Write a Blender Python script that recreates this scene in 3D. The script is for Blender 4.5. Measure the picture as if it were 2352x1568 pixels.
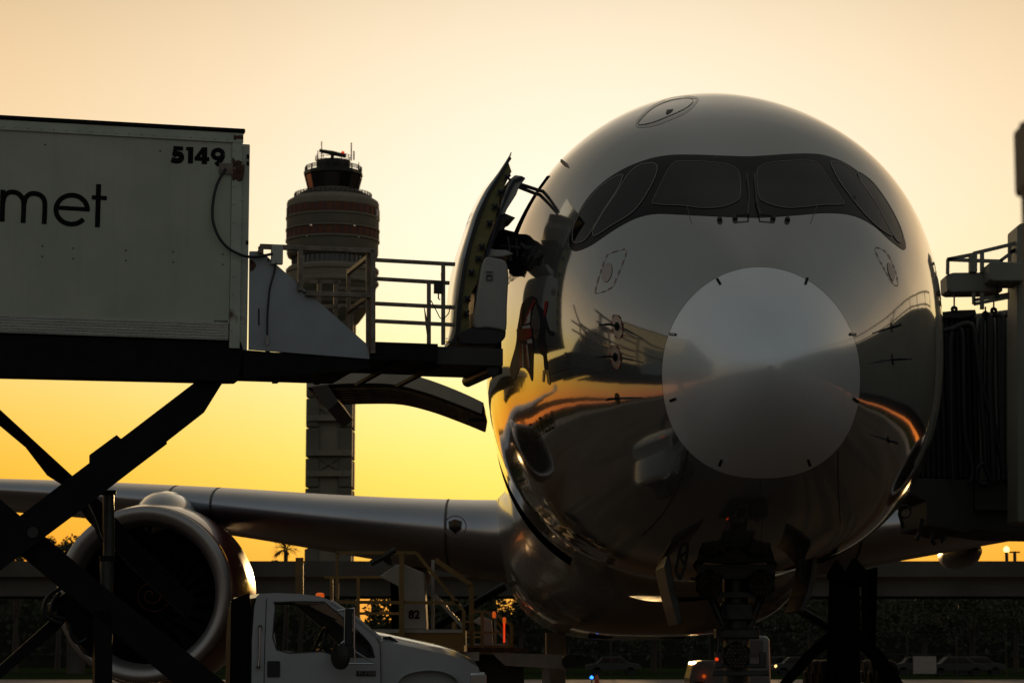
import bpy, bmesh, math, random
from mathutils import Vector, Matrix
from mathutils.bvhtree import BVHTree
from mathutils.geometry import delaunay_2d_cdt
random.seed(7)
R = math.radians
S = bpy.context.scene
for o in list(bpy.data.objects): bpy.data.objects.remove(o)

# ------------------------------------------------------------------ camera
F = 5500.0                      # focal length in reference pixels (picture 2352 wide)
PITCH = R(7.47); HC = 1.5
cam = bpy.data.cameras.new('camera'); camo = bpy.data.objects.new('camera', cam)
S.collection.objects.link(camo); S.camera = camo
camo.location = (0, 0, HC); camo.rotation_euler = (R(90) + PITCH, 0, 0)
cam.sensor_width = 36; cam.lens = 36 * F / 2352
cam.clip_start = 0.1; cam.clip_end = 9000
cam.dof.use_dof = True; cam.dof.focus_distance = 25.5; cam.dof.aperture_fstop = 5.6
S.render.resolution_x = 1024; S.render.resolution_y = 682

# ------------------------------------------------------------------ world
S.world = bpy.data.worlds.new("World"); S.world.use_nodes = True
SUN_AZ, SUN_EL = 2.0, 4.0       # degrees, azimuth from +Y towards +X
def build_world():
    nt = S.world.node_tree; nt.nodes.clear(); N = nt.nodes; L = nt.links
    out = N.new('ShaderNodeOutputWorld'); bg = N.new('ShaderNodeBackground')
    tc = N.new('ShaderNodeTexCoord'); sp = N.new('ShaderNodeSeparateXYZ')
    L.new(tc.outputs['Generated'], sp.inputs[0])
    def m(op, a, b=None, clamp=False):
        n = N.new('ShaderNodeMath'); n.operation = op; n.use_clamp = clamp
        for i, v in enumerate((a, b)):
            if v is None: continue
            if isinstance(v, (int, float)): n.inputs[i].default_value = v
            else: L.new(v, n.inputs[i])
        return n.outputs[0]
    elev = m('MULTIPLY', m('ARCSINE', sp.outputs[2]), 57.2958)
    az = m('SUBTRACT', m('MULTIPLY', m('ARCTAN2', sp.outputs[0], sp.outputs[1]), 57.2958), SUN_AZ)
    def ramp(fac, pts):
        r = N.new('ShaderNodeValToRGB'); cr = r.color_ramp; cr.interpolation = 'B_SPLINE'
        while len(cr.elements) < len(pts): cr.elements.new(1.0)
        for e, (p, c) in zip(cr.elements, pts): e.position = p; e.color = (*c, 1)
        L.new(fac, r.inputs[0]); return r.outputs[0]
    def mix(f, a, b):
        n = N.new('ShaderNodeMix'); n.data_type = 'RGBA'
        L.new(f, n.inputs[0]); L.new(a, n.inputs[6]); L.new(b, n.inputs[7]); return n.outputs[2]
    t = m('DIVIDE', elev, 90.0, True)
    e = lambda d: d / 90.0
    centre = ramp(t, [(0, (1.0, .40, .06)), (e(1.6), (1.0, .44, .06)), (e(3.4), (1.0, .72, .10)), (e(5), (1.0, .86, .20)), (e(7), (1.0, .93, .50)),
                      (e(9.3), (1.0, .97, .80)), (e(12), (1.0, .93, .76)), (e(15.6), (.98, .80, .55)), (e(24), (.38, .34, .28)), (e(40), (.12, .12, .11)), (1, (.10, .105, .105))])
    edge = ramp(t, [(0, (.95, .20, .02)), (e(1.6), (1.0, .27, .012)), (e(3.4), (1.0, .42, .008)), (e(5.0), (1.0, .52, .025)), (e(7), (1.0, .68, .15)),
                    (e(9.3), (1.0, .75, .38)), (e(12), (.97, .69, .38)), (e(15.6), (.82, .56, .30)), (e(24), (.28, .24, .18)), (e(40), (.10, .10, .09)), (1, (.10, .105, .105))])
    back = ramp(t, [(0, (.10, .085, .07)), (e(3), (.11, .095, .08)), (e(9), (.15, .155, .145)), (e(25), (.175, .195, .20)), (e(55), (.13, .145, .15)), (1, (.10, .10, .10))])
    g = m('EXPONENT', m('MULTIPLY', m('POWER', m('DIVIDE', m('ABSOLUTE', az), 10.5), 2.0), -1.0))
    w = m('EXPONENT', m('MULTIPLY', m('POWER', m('DIVIDE', m('ABSOLUTE', az), 62.0), 2.0), -1.0))
    front = mix(g, edge, centre)
    col = mix(w, back, front)
    sky = N.new('ShaderNodeTexSky'); sky.sky_type = 'NISHITA'; sky.sun_disc = False
    sky.sun_elevation = R(SUN_EL); sky.sun_rotation = R(SUN_AZ); sky.dust_density = 3
    add = N.new('ShaderNodeMix'); add.data_type = 'RGBA'; add.blend_type = 'ADD'; add.inputs[0].default_value = .004
    L.new(col, add.inputs[6]); L.new(sky.outputs[0], add.inputs[7])
    L.new(add.outputs[2], bg.inputs[0]); bg.inputs[1].default_value = 1.0
    L.new(bg.outputs[0], out.inputs[0])
build_world()
sl = bpy.data.lights.new('sun', 'SUN'); slo = bpy.data.objects.new('sun', sl); S.collection.objects.link(slo)
sl.energy = 2.0; sl.angle = R(.5); sl.color = (1, .60, .25)
_d = Vector((math.sin(R(SUN_AZ)) * math.cos(R(SUN_EL)), math.cos(R(SUN_AZ)) * math.cos(R(SUN_EL)), math.sin(R(SUN_EL))))
slo.rotation_euler = _d.to_track_quat('Z', 'Y').to_euler()
S.view_settings.view_transform = 'Standard'; S.view_settings.look = 'None'
S.view_settings.exposure = 0; S.view_settings.gamma = 1
S.render.engine = 'CYCLES'

# ------------------------------------------------------------------ pixel -> world
CP, SP = math.cos(PITCH), math.sin(PITCH)
def ray(px, py):
    dx = (px - 1176) / F; dy = (784 - py) / F
    return Vector((dx, CP - dy * SP, SP + dy * CP))
def P(px, py, Y):
    r = ray(px, py); return Vector((0, 0, HC)) + r * (Y / r.y)

# ------------------------------------------------------------------ materials
def mat(name, col, rough=.5, metal=0, var=.15, scale=6, bump=0, bscale=40, coat=0, emit=None, spec=.5, aniso=None, rust=None, stretch=(1, 1, 1), bdist=.01):
    m = bpy.data.materials.new(name); m.use_nodes = True; nt = m.node_tree; b = nt.nodes['Principled BSDF']
    b.inputs['Roughness'].default_value = rough; b.inputs['Metallic'].default_value = metal
    b.inputs['Coat Weight'].default_value = coat; b.inputs['Coat Roughness'].default_value = .03
    b.inputs['Specular IOR Level'].default_value = spec
    tc = nt.nodes.new('ShaderNodeTexCoord'); mp = nt.nodes.new('ShaderNodeMapping'); mp.inputs['Scale'].default_value = stretch
    nt.links.new(tc.outputs['Object'], mp.inputs[0])
    n = nt.nodes.new('ShaderNodeTexNoise'); n.inputs['Scale'].default_value = scale; n.inputs['Detail'].default_value = 6
    nt.links.new(mp.outputs[0], n.inputs['Vector'])
    mr = nt.nodes.new('ShaderNodeMapRange'); mr.inputs[1].default_value = .3; mr.inputs[2].default_value = .7
    mr.inputs[3].default_value = 1 - var; mr.inputs[4].default_value = 1 + var
    nt.links.new(n.outputs[0], mr.inputs[0])
    v = nt.nodes.new('ShaderNodeVectorMath'); v.operation = 'SCALE'; v.inputs[0].default_value = col
    nt.links.new(mr.outputs[0], v.inputs['Scale']); last = v.outputs[0]
    if rust:
        n3 = nt.nodes.new('ShaderNodeTexNoise'); n3.inputs['Scale'].default_value = rust[1]; n3.inputs['Detail'].default_value = 8
        nt.links.new(mp.outputs[0], n3.inputs['Vector'])
        r = nt.nodes.new('ShaderNodeMapRange'); r.inputs[1].default_value = rust[0]; r.inputs[2].default_value = rust[0] + .06
        nt.links.new(n3.outputs[0], r.inputs[0])
        mx = nt.nodes.new('ShaderNodeMix'); mx.data_type = 'RGBA'; mx.inputs[7].default_value = (.12, .045, .02, 1)
        nt.links.new(r.outputs[0], mx.inputs[0]); nt.links.new(last, mx.inputs[6]); last = mx.outputs[2]
    nt.links.new(last, b.inputs['Base Color'])
    if bump:
        n2 = nt.nodes.new('ShaderNodeTexNoise'); n2.inputs['Scale'].default_value = bscale; n2.inputs['Detail'].default_value = 3
        nt.links.new(mp.outputs[0], n2.inputs['Vector'])
        bp = nt.nodes.new('ShaderNodeBump'); bp.inputs['Strength'].default_value = bump; bp.inputs['Distance'].default_value = bdist
        nt.links.new(n2.outputs[0], bp.inputs['Height']); nt.links.new(bp.outputs[0], b.inputs['Normal'])
        if coat: nt.links.new(bp.outputs[0], b.inputs['Coat Normal'])
    if emit:
        b.inputs['Emission Color'].default_value = (*emit[0], 1); b.inputs['Emission Strength'].default_value = emit[1]
    return m
M = {}
M['pearl'] = mat('pearl_paint', (.29, .30, .29), .09, .68, .03, .8, .10, 2.2, 1.0, bdist=.012)
M['belly'] = mat('belly_paint', (.26, .25, .24), .24, .55, .05, .8, .15, 1.4, .5, bdist=.012)
M['radome'] = mat('radome_paint', (.80, .83, .84), .24, .35, .02, 2, 0, 0, 1.0)
M['mask'] = mat('window_surround', (.006, .006, .007), .15, 0, .05, 4, spec=.05)
M['glass'] = mat('cockpit_glass', (.004, .005, .006), .03, 0, .05, 3, spec=.11)
M['seal'] = mat('window_seal', (.17, .15, .135), .45, .1, .1, 20)
M['line'] = mat('panel_line', (.06, .055, .05), .6)
M['mark_white'] = mat('marking_white', (.55, .53, .5), .6, spec=.2)
M['mark_red'] = mat('marking_red', (.28, .02, .02), .6, spec=.1)
M['mark_grey'] = mat('marking_grey', (.34, .29, .26), .35, .4)
M['ink'] = mat('black_lettering', (.006, .006, .006), .7, spec=.1)
M['navy'] = mat('navy_paint', (.008, .010, .022), .6, spec=.08)
M['ochre'] = mat('ochre_paint', (.25, .12, .03), .4)
M['skin'] = mat('wing_metal', (.42, .44, .48), .32, .85, .06, .7, .04, 8)
M['wing'] = mat('wing_grey_paint', (.28, .27, .26), .38, .1, .1, .6, .05, 6)
M['lip'] = mat('inlet_lip_metal', (.38, .36, .35), .42, .8, .06, 1.5)
M['nacelle'] = mat('nacelle_red', (.10, .012, .014), .28, .2, .05, 1, .1, 2, .6)
M['fan'] = mat('fan_blade', (.05, .05, .05), .4, .8)
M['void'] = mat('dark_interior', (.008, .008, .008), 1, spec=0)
M['tyre'] = mat('tyre_rubber', (.015, .015, .015), .85)
M['gear'] = mat('gear_steel', (.05, .05, .05), .45, .5, .3, 8)
M['lens'] = mat('lamp_lens', (.45, .38, .26), .3, .2, coat=1)
M['olive'] = mat('green_primer', (.17, .155, .04), .5, 0, .25, 14)
M['fitting'] = mat('dark_fitting', (.02, .022, .035), .35, .6)
M['lining'] = mat('door_lining', (.34, .33, .30), .5, 0, .08, 3, .1, 30)
M['boxw'] = mat('box_paint', (.42, .44, .35), .5, 0, .10, 1.3, .25, 2.2, rust=(.80, 3), bdist=.02)
def streaks(m, amt=.35):
    nt = m.node_tree; b = nt.nodes['Principled BSDF']; src = b.inputs['Base Color'].links[0].from_socket
    tc = nt.nodes.new('ShaderNodeTexCoord'); mp = nt.nodes.new('ShaderNodeMapping'); mp.inputs['Scale'].default_value = (7, 7, .35)
    n = nt.nodes.new('ShaderNodeTexNoise'); n.inputs['Scale'].default_value = 2.2; n.inputs['Detail'].default_value = 7
    r = nt.nodes.new('ShaderNodeMapRange'); r.inputs[1].default_value = .5; r.inputs[2].default_value = .78; r.inputs[3].default_value = 0; r.inputs[4].default_value = amt
    mx = nt.nodes.new('ShaderNodeMix'); mx.data_type = 'RGBA'; mx.inputs[7].default_value = (.07, .06, .04, 1)
    nt.links.new(tc.outputs['Object'], mp.inputs[0]); nt.links.new(mp.outputs[0], n.inputs['Vector']); nt.links.new(n.outputs[0], r.inputs[0])
    nt.links.new(r.outputs[0], mx.inputs[0]); nt.links.new(src, mx.inputs[6]); nt.links.new(mx.outputs[2], b.inputs['Base Color'])
streaks(M['boxw'], .08)
M['postw'] = mat('post_paint', (.45, .47, .39), .5, 0, .12, 3, .15, 20, rust=(.66, 2.2))
M['gusset'] = mat('gusset_paint', (.33, .36, .38), .4, 0, .12, 2, .1, 4, rust=(.74, 5))
M['alu'] = mat('ribbed_aluminium', (.40, .39, .35), .38, .8, .25, 2, .3, 25, stretch=(1, 1, 40), rust=(.78, 4))
M['rail'] = mat('galvanised_rail', (.20, .165, .13), .5, .5, .35, 9, .2, 60)
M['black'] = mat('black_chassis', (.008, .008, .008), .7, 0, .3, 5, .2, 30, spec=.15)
M['chrome'] = mat('polished_steel', (.55, .56, .58), .12, 1, .05)
M['rubber'] = mat('hose_rubber', (.010, .010, .012), .45)
M['cab'] = mat('cab_white_paint', (.36, .38, .385), .3, 0, .07, 2, .05, 5, .6)
M['cabglass'] = mat('cab_glass', (.01, .01, .01), .04, 0, coat=1)
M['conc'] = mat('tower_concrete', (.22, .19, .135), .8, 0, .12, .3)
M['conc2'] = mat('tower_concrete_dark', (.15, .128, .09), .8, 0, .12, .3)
M['brick'] = mat('tower_red_panel', (.15, .048, .024), .75, 0, .15, .4)
M['tglass'] = mat('tower_glass', (.012, .011, .010), .08, 0, coat=1)
M['steel'] = mat('dark_steel', (.03, .028, .026), .5, .4)
M['over'] = mat('overpass_concrete', (.10, .088, .072), .9, 0, .2, .25, spec=.1)
M['asph'] = mat('apron_concrete', (.105, .082, .066), .9, 0, .25, .15, .2, 3, spec=0)
M['grass'] = mat('grass', (.022, .034, .008), 1, 0, .5, .2, spec=0)
M['road'] = mat('service_road', (.22, .19, .17), 1, 0, .12, .3, spec=.05)
M['leaf'] = mat('foliage', (.04, .045, .018), .8, 0, .5, .9)
M['bark'] = mat('bark', (.06, .045, .03), .9)
M['yellow'] = mat('yellow_paint', (.22, .13, .035), .5, 0, .2, 4)
M['ypan'] = mat('yellow_panel', (.22, .12, .025), .6, 0, .2, 2)
M['whitegse'] = mat('equipment_white', (.38, .36, .31), .5, 0, .1, 3)
M['amber'] = mat('amber_lamp', (.9, .2, .02), .4, emit=((1, .13, .01), .4))
M['redlamp'] = mat('red_lamp', (.9, .05, .02), .4, emit=((1, .06, .01), .7))
M['headlamp'] = mat('headlamp', (1, .8, .5), .4, emit=((1, .62, .2), 3))
M['blue'] = mat('blue_lamp', (.05, .2, 1), .4, emit=((.02, .16, 1), 5))
M['cone'] = mat('cone_orange', (.5, .06, .02), .5)
M['bellows'] = mat('bellows_fabric', (.018, .018, .018), .8, 0, .3, 4)
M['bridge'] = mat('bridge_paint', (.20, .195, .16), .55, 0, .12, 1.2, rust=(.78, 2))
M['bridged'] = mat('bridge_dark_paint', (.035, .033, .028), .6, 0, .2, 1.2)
M['brownpost'] = mat('near_post_paint', (.02, .017, .015), .6)

# ------------------------------------------------------------------ mesh builder
W = {}
class MB:
    def __init__(s): s.v = []; s.f = []; s.fm = []; s.cur = 0
    def add(s, vs, fs):
        o = len(s.v); s.v += [Vector(a) for a in vs]; s.f += [tuple(i + o for i in f) for f in fs]; s.fm += [s.cur] * len(fs); return s
    def frame(s, c, ex, ey, ez):          # box from centre and three half-extent vectors
        c = Vector(c); ex = Vector(ex); ey = Vector(ey); ez = Vector(ez)
        vs = [c + ex * a + ey * b + ez * d for a in (-1, 1) for b in (-1, 1) for d in (-1, 1)]
        return s.add(vs, [(0, 1, 3, 2), (4, 6, 7, 5), (0, 4, 5, 1), (2, 3, 7, 6), (0, 2, 6, 4), (1, 5, 7, 3)])
    def box(s, c, size): return s.frame(c, (size[0] / 2, 0, 0), (0, size[1] / 2, 0), (0, 0, size[2] / 2))
    def bar(s, a, b, w, h=None, up=(0, 0, 1)):
        a = Vector(a); b = Vector(b); h = w if h is None else h; d = (b - a)
        if d.length < 1e-6: return s
        u = Vector(up); x = d.cross(u)
        if x.length < 1e-4 * d.length: x = d.cross(Vector((0, 1, 0)))
        x.normalize(); y = x.cross(d).normalized()
        return s.frame((a + b) / 2, x * w / 2, d / 2, y * h / 2)
    def tube(s, pts, r, n=10, cap=True):
        pts = [Vector(p) for p in pts]; rs = r if isinstance(r, (list, tuple)) else [r] * len(pts)
        rings = []; prev = None
        for i, p in enumerate(pts):
            d = (pts[min(i + 1, len(pts) - 1)] - pts[max(i - 1, 0)]).normalized()
            if prev is None:
                x = d.cross(Vector((0, 0, 1)))
                if x.length < 1e-3: x = d.cross(Vector((0, 1, 0)))
            else: x = prev - d * prev.dot(d)
            x.normalize(); prev = x; y = d.cross(x)
            rings.append([p + (x * math.cos(2 * math.pi * k / n) + y * math.sin(2 * math.pi * k / n)) * rs[i] for k in range(n)])
        vs = [q for rg in rings for q in rg]; fs = []
        for i in range(len(pts) - 1):
            for k in range(n):
                a = i * n + k; b = i * n + (k + 1) % n; fs.append((a, b, b + n, a + n))
        if cap: fs.append(tuple(range(n))[::-1]); fs.append(tuple((len(pts) - 1) * n + k for k in range(n)))
        return s.add(vs, fs)
    def prism(s, pts, ext):
        pts = [Vector(p) for p in pts]; ext = Vector(ext); n = len(pts)
        return s.add(pts + [p + ext for p in pts], [tuple(range(n)), tuple(range(n, 2 * n))[::-1]] + [(i, i + n, (i + 1) % n + n, (i + 1) % n) for i in range(n)])
    def lathe(s, prof, c, ax=(0, 0, 1), n=48, a0=0, cap=False):      # prof: (radius, height along ax)
        c = Vector(c); ax = Vector(ax).normalized(); x = ax.cross(Vector((0, 1, 0)))
        if x.length < .01: x = ax.cross(Vector((1, 0, 0)))
        x.normalize(); y = ax.cross(x); vs = []; fs = []
        for r, h in prof:
            for k in range(n):
                t = 2 * math.pi * k / n + a0; vs.append(c + ax * h + (x * math.cos(t) + y * math.sin(t)) * r)
        for i in range(len(prof) - 1):
            for k in range(n):
                a = i * n + k; b = i * n + (k + 1) % n; fs.append((a, b, b + n, a + n))
        if cap: fs.append(tuple(range(n))[::-1]); fs.append(tuple((len(prof) - 1) * n + k for k in range(n)))
        return s.add(vs, fs)
    def strip(s, A, B):
        n = len(A); return s.add(list(A) + list(B), [(i, i + 1, n + i + 1, n + i) for i in range(n - 1)])
    def grid(s, rows, closed=False):
        n = len(rows[0]); vs = [p for r in rows for p in r]; fs = []
        for i in range(len(rows) - 1):
            for k in range(n if closed else n - 1):
                a = i * n + k; b = i * n + (k + 1) % n; fs.append((a, b, b + n, a + n))
        return s.add(vs, fs)
    def build(s, name, m, parent=None, smooth=False, bevel=0, origin=None, label=None, solid=0, recalc=True, angle=40):
        ms = m if isinstance(m, (list, tuple)) else [m]
        lo = Vector((min(v.x for v in s.v), min(v.y for v in s.v), min(v.z for v in s.v)))
        hi = Vector((max(v.x for v in s.v), max(v.y for v in s.v), max(v.z for v in s.v)))
        og = Vector(origin) if origin is not None else Vector(((lo.x + hi.x) / 2, (lo.y + hi.y) / 2, lo.z))
        me = bpy.data.meshes.new(name); me.from_pydata([v - og for v in s.v], [], s.f)
        for q in ms: me.materials.append(M[q])
        for p, i in zip(me.polygons, s.fm): p.material_index = i
        if recalc:
            bm = bmesh.new(); bm.from_mesh(me); bmesh.ops.recalc_face_normals(bm, faces=bm.faces); bm.to_mesh(me); bm.free()
        if smooth:
            for p in me.polygons: p.use_smooth = True
            if angle < 180:
                try: me.set_sharp_from_angle(angle=R(angle))
                except Exception: pass
        o = bpy.data.objects.new(name, me); S.collection.objects.link(o); W[o.name] = og
        if parent is not None: o.parent = parent; o.location = og - W[parent.name]
        else: o.location = og
        if solid:
            q = o.modifiers.new('solid', 'SOLIDIFY'); q.thickness = solid; q.offset = 0
        if bevel:
            q = o.modifiers.new('bevel', 'BEVEL'); q.width = bevel; q.segments = 2; q.limit_method = 'ANGLE'
        if label: o['label'] = label
        return o
def thing(name, label, cat, loc, group=None):
    o = bpy.data.objects.new(name, None); S.collection.objects.link(o); o.location = loc; W[o.name] = Vector(loc)
    o.empty_display_size = .3; o['label'] = label; o['category'] = cat
    if group: o['group'] = group
    return o
def tag(o, label, cat, group=None):
    o['label'] = label; o['category'] = cat
    if group: o['group'] = group
    return o
def struct(o, kind='structure'): o['kind'] = kind; return o
def stroke(pts, w):
    """left/right offset points of a 2D polyline"""
    A, B = [], []
    for i, p in enumerate(pts):
        a = Vector(pts[max(i - 1, 0)]); b = Vector(pts[min(i + 1, len(pts) - 1)]); d = (b - a).normalized(); n = Vector((-d.y, d.x))
        A.append(Vector(p) + n * w / 2); B.append(Vector(p) - n * w / 2)
    return A, B
def smooth_poly(pts, closed=True, k=4):
    n = len(pts); out = []
    rng = range(n) if closed else range(n - 1)
    for i in rng:
        if closed: p = [Vector(pts[(i + j) % n]) for j in (-1, 0, 1, 2)]
        else: p = [Vector(pts[min(max(i + j, 0), n - 1)]) for j in (-1, 0, 1, 2)]
        for q in range(k):
            t = q / k
            out.append(.5 * ((2 * p[1]) + (p[2] - p[0]) * t + (2 * p[0] - 5 * p[1] + 4 * p[2] - p[3]) * t * t + (3 * p[1] - p[0] - 3 * p[2] + p[3]) * t ** 3))
    if not closed: out.append(Vector(pts[-1]))
    return out
def interp(tab, x):
    """monotone cubic through table rows (x, a, b, c...)"""
    n = len(tab); k = len(tab[0]) - 1
    if x <= tab[0][0]: return list(tab[0][1:])
    if x >= tab[-1][0]: return list(tab[-1][1:])
    i = max(j for j in range(n - 1) if tab[j][0] <= x); out = []
    def slope(j, c):
        if j == 0: return (tab[1][c] - tab[0][c]) / (tab[1][0] - tab[0][0])
        if j == n - 1: return (tab[-1][c] - tab[-2][c]) / (tab[-1][0] - tab[-2][0])
        d0 = (tab[j][c] - tab[j - 1][c]) / (tab[j][0] - tab[j - 1][0]); d1 = (tab[j + 1][c] - tab[j][c]) / (tab[j + 1][0] - tab[j][0])
        if d0 * d1 <= 0: return 0
        return 2 * d0 * d1 / (d0 + d1)
    h = tab[i + 1][0] - tab[i][0]; t = (x - tab[i][0]) / h
    for c in range(1, k + 1):
        a, b = tab[i][c], tab[i + 1][c]; m0, m1 = slope(i, c) * h, slope(i + 1, c) * h
        out.append((2 * t ** 3 - 3 * t * t + 1) * a + (t ** 3 - 2 * t * t + t) * m0 + (-2 * t ** 3 + 3 * t * t) * b + (t ** 3 - t * t) * m1)
    return out

# ================================================================== SETTING
g = MB(); n = 40
g.add([(-3000, -2500, 0), (3000, -2500, 0), (3000, 6000, 0), (-3000, 6000, 0)], [(0, 1, 2, 3)])
struct(g.build('ground', 'asph', recalc=False))
g = MB().add([(-400, 154.5, .008), (400, 154.5, .008), (400, 600, .008), (-400, 600, .008)], [(0, 1, 2, 3)])
struct(g.build('grass_verge', 'grass', recalc=False))
g = MB().add([(-400, 104, .004), (400, 104, .004), (400, 154, .004), (-400, 154, .004)], [(0, 1, 2, 3)])
struct(g.build('service_road', 'road', recalc=False))

# ================================================================== AIRCRAFT
YAW = .012; AX = Vector((math.sin(YAW), math.cos(YAW), 0)); PT = Vector((math.cos(YAW), -math.sin(YAW), 0)); NOSE = Vector((2.50, 23.0, 0))
# s, half width, z top, z bottom, z of greatest width   (x of the table is sqrt(s))
FT = [(0, 0, 4.29, 4.29, 4.29), (.1, .31, 4.62, 3.98, 4.29), (.3, .54, 4.88, 3.74, 4.29), (.7, .83, 5.20, 3.43, 4.30), (1.0, 1.0, 5.41, 3.26, 4.32), (1.45, 1.24, 5.70, 3.07, 4.42), (2.0, 1.51, 6.04, 2.90, 4.53), (3.0, 1.93, 6.64, 2.70, 4.85),
      (4.0, 2.25, 7.26, 2.58, 5.08), (5.0, 2.49, 7.83, 2.51, 5.22), (6.0, 2.70, 8.28, 2.47, 5.32), (7.0, 2.84, 8.63, 2.45, 5.36), (8.0, 2.93, 8.86, 2.44, 5.35), (9.5, 2.95, 9.00, 2.44, 5.38),
      (11, 2.96, 9.02, 2.44, 5.38), (46, 2.96, 9.02, 2.44, 5.38), (54, 2.7, 8.97, 3.2, 5.8), (62, 1.8, 8.85, 5.0, 6.9), (70, .5, 8.2, 7.2, 7.7), (71, .05, 7.9, 7.8, 7.85)]
FTQ = [(math.sqrt(r[0]),) + r[1:] for r in FT]
def sec(s): return interp(FTQ, math.sqrt(max(s, 0)))
def expo(s):
    def sm(x): x = min(max(x, 0), 1); return x * x * (3 - 2 * x)
    b = sm((s - .9) / 2.2) * (1 - sm((s - 4.8) / 3.0)); return 2 + .38 * b, 2.3 + .15 * b
def fus(s, t):
    w, zt, zb, zm = sec(s); c, sn = math.cos(t), math.sin(t)
    nu, nl = expo(s)
    if sn >= 0: e = 2 / nu; x, z = w * math.copysign(abs(c) ** e, c), zm + (zt - zm) * abs(sn) ** e
    else:
        e = 2 / nl; x = w * math.copysign(abs(c) ** e, c); z = zm - (zm - zb) * abs(sn) ** e
    return NOSE + AX * s + PT * x + Vector((0, 0, z))
air = thing('airliner', 'glossy white wide-body airliner facing the camera, its doors open beside the catering truck', 'airliner', NOSE + AX * 20)
S_RAD = 1.0; NT = 192
svals = [S_RAD] + [1.0 + .1 * i for i in range(1, 20)] + [2.9 + .2 * i for i in range(1, 16)] + [6.0, 6.2, 6.4, 6.6, 6.85, 7.1, 7.4, 7.8, 8.2, 8.6, 9, 9.5, 10, 10.5, 11.2, 12, 13, 14, 16, 19, 22, 26, 30, 34, 38, 42, 46, 48, 50, 52, 54, 56, 58, 60, 62, 64, 66, 68, 70, 70.6, 71]
def angs(k): return 2 * math.pi * k / NT
def cut(s0, s1, k):
    d = math.degrees(angs(k + .5)); sm = (s0 + s1) / 2
    if 6.0 <= sm <= 7.1 and 139 < d < 185: return 'door'
    if 11.2 <= sm <= 14 and 192 < d < 236: return 'cargo'
    return None
rows = [[fus(s, angs(k)) for k in range(NT)] for s in svals]
fm = MB(); vs = [p for r in rows for p in r]; fs = []; jamb = MB(); jamb2 = MB(); holes = set()
for i in range(len(svals) - 1):
    for k in range(NT):
        c = cut(svals[i], svals[i + 1], k)
        a = i * NT + k; b = i * NT + (k + 1) % NT
        if c: holes.add((i, k, c)); continue
        fs.append((a, b, b + NT, a + NT))
fm.add(vs, fs)
fuselage = fm.build('fuselage', 'pearl', air, smooth=True, angle=180)
def inward(p, s, d):
    w, zt, zb, zm = sec(s); c = NOSE + AX * s + Vector((0, 0, zm)); q = (c - p); return p + q.normalized() * d
hk = {(i, k): c for i, k, c in holes}
for (i, k), c in hk.items():
    J = jamb if c == 'door' else jamb2; dp = .40 if c == 'door' else 1.6
    co = [(i, k), (i, k + 1), (i + 1, k + 1), (i + 1, k)]
    pt = [fus(svals[a], angs(b)) for a, b in co]; iq = [inward(p, svals[a], dp) for p, (a, b) in zip(pt, co)]
    J.add(iq, [(0, 1, 2, 3)])
    for (di, dk, e0, e1) in ((0, -1, 3, 0), (0, 1, 1, 2), (-1, 0, 0, 1), (1, 0, 2, 3)):
        if (i + di, k + dk) not in hk: J.add([pt[e0], pt[e1], iq[e1], iq[e0]], [(0, 1, 2, 3)])
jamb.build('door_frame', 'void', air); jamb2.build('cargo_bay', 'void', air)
# radome
sr = [0, .004, .015, .035, .06, .1, .15, .22, .3, .4, .5, .6, .7, .8, .9, S_RAD - .006]
rm = MB().grid([[fus(s, angs(k)) for k in range(NT)] for s in sr], True)
radome = rm.build('radome', 'radome', air, smooth=True, angle=180)
rg = MB().grid([[fus(S_RAD - .008, angs(k)) for k in range(NT)], [inward(fus(S_RAD - .004, angs(k)), S_RAD, .012) for k in range(NT)], [fus(S_RAD + .002, angs(k)) for k in range(NT)]], True)
rg.build('radome_joint', 'line', air)

vs2 = []; fs2 = []
allS = sr[:-1] + svals[:-8]
for s in allS: vs2 += [fus(s, angs(k)) for k in range(NT)]
for i in range(len(allS) - 1):
    for k in range(NT):
        a = i * NT + k; b = i * NT + (k + 1) % NT; fs2.append((a, b, b + NT, a + NT))
BVH = BVHTree.FromPolygons([tuple(v) for v in vs2], fs2)
def hit(px, py):
    h, nrm, _, _ = BVH.ray_cast(Vector((0, 0, HC)), ray(px, py).normalized())
    if h is None:                       # just beyond the outline: nearest point of the skin
        q = P(px, py, 29); h, nrm, _, _ = BVH.find_nearest(q)
    w = NOSE + AX * (h - NOSE).dot(AX); w.z = 5
    if nrm.dot(h - w) < 0: nrm = -nrm
    return h, nrm
def decal(name, outline, m, parent, off=.004, step=9, sm=True, k=3, thick=0):
    pts = smooth_poly(outline, True, k) if sm else [Vector(p) for p in outline]
    if not sm:                           # densify straight edges
        d = []
        for i, p in enumerate(pts):
            q = pts[(i + 1) % len(pts)]; nn = max(1, int((q - p).length / step))
            d += [p.lerp(q, j / nn) for j in range(nn)]
        pts = d
    xs = [p.x for p in pts]; ys = [p.y for p in pts]; n = len(pts)
    def inside(x, y):
        c = False; j = n - 1
        for i in range(n):
            if (pts[i].y > y) != (pts[j].y > y) and x < (pts[j].x - pts[i].x) * (y - pts[i].y) / (pts[j].y - pts[i].y) + pts[i].x: c = not c
            j = i
        return c
    V = list(pts); x = min(xs) + step / 2
    while x < max(xs):
        y = min(ys) + step / 2
        while y < max(ys):
            if inside(x, y) and min((Vector((x, y)) - p).length for p in pts) > step * .35: V.append(Vector((x, y)))
            y += step
        x += step
    r = delaunay_2d_cdt(V, [], [list(range(n))], 1, 1e-6)
    mb = MB(); w = []
    for v in r[0]:
        h, nn = hit(v.x, v.y); w.append(h + nn * off)
    mb.add(w, [tuple(f) for f in r[2]])
    return mb.build(name, m, parent, smooth=True, angle=180, recalc=True)
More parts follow.
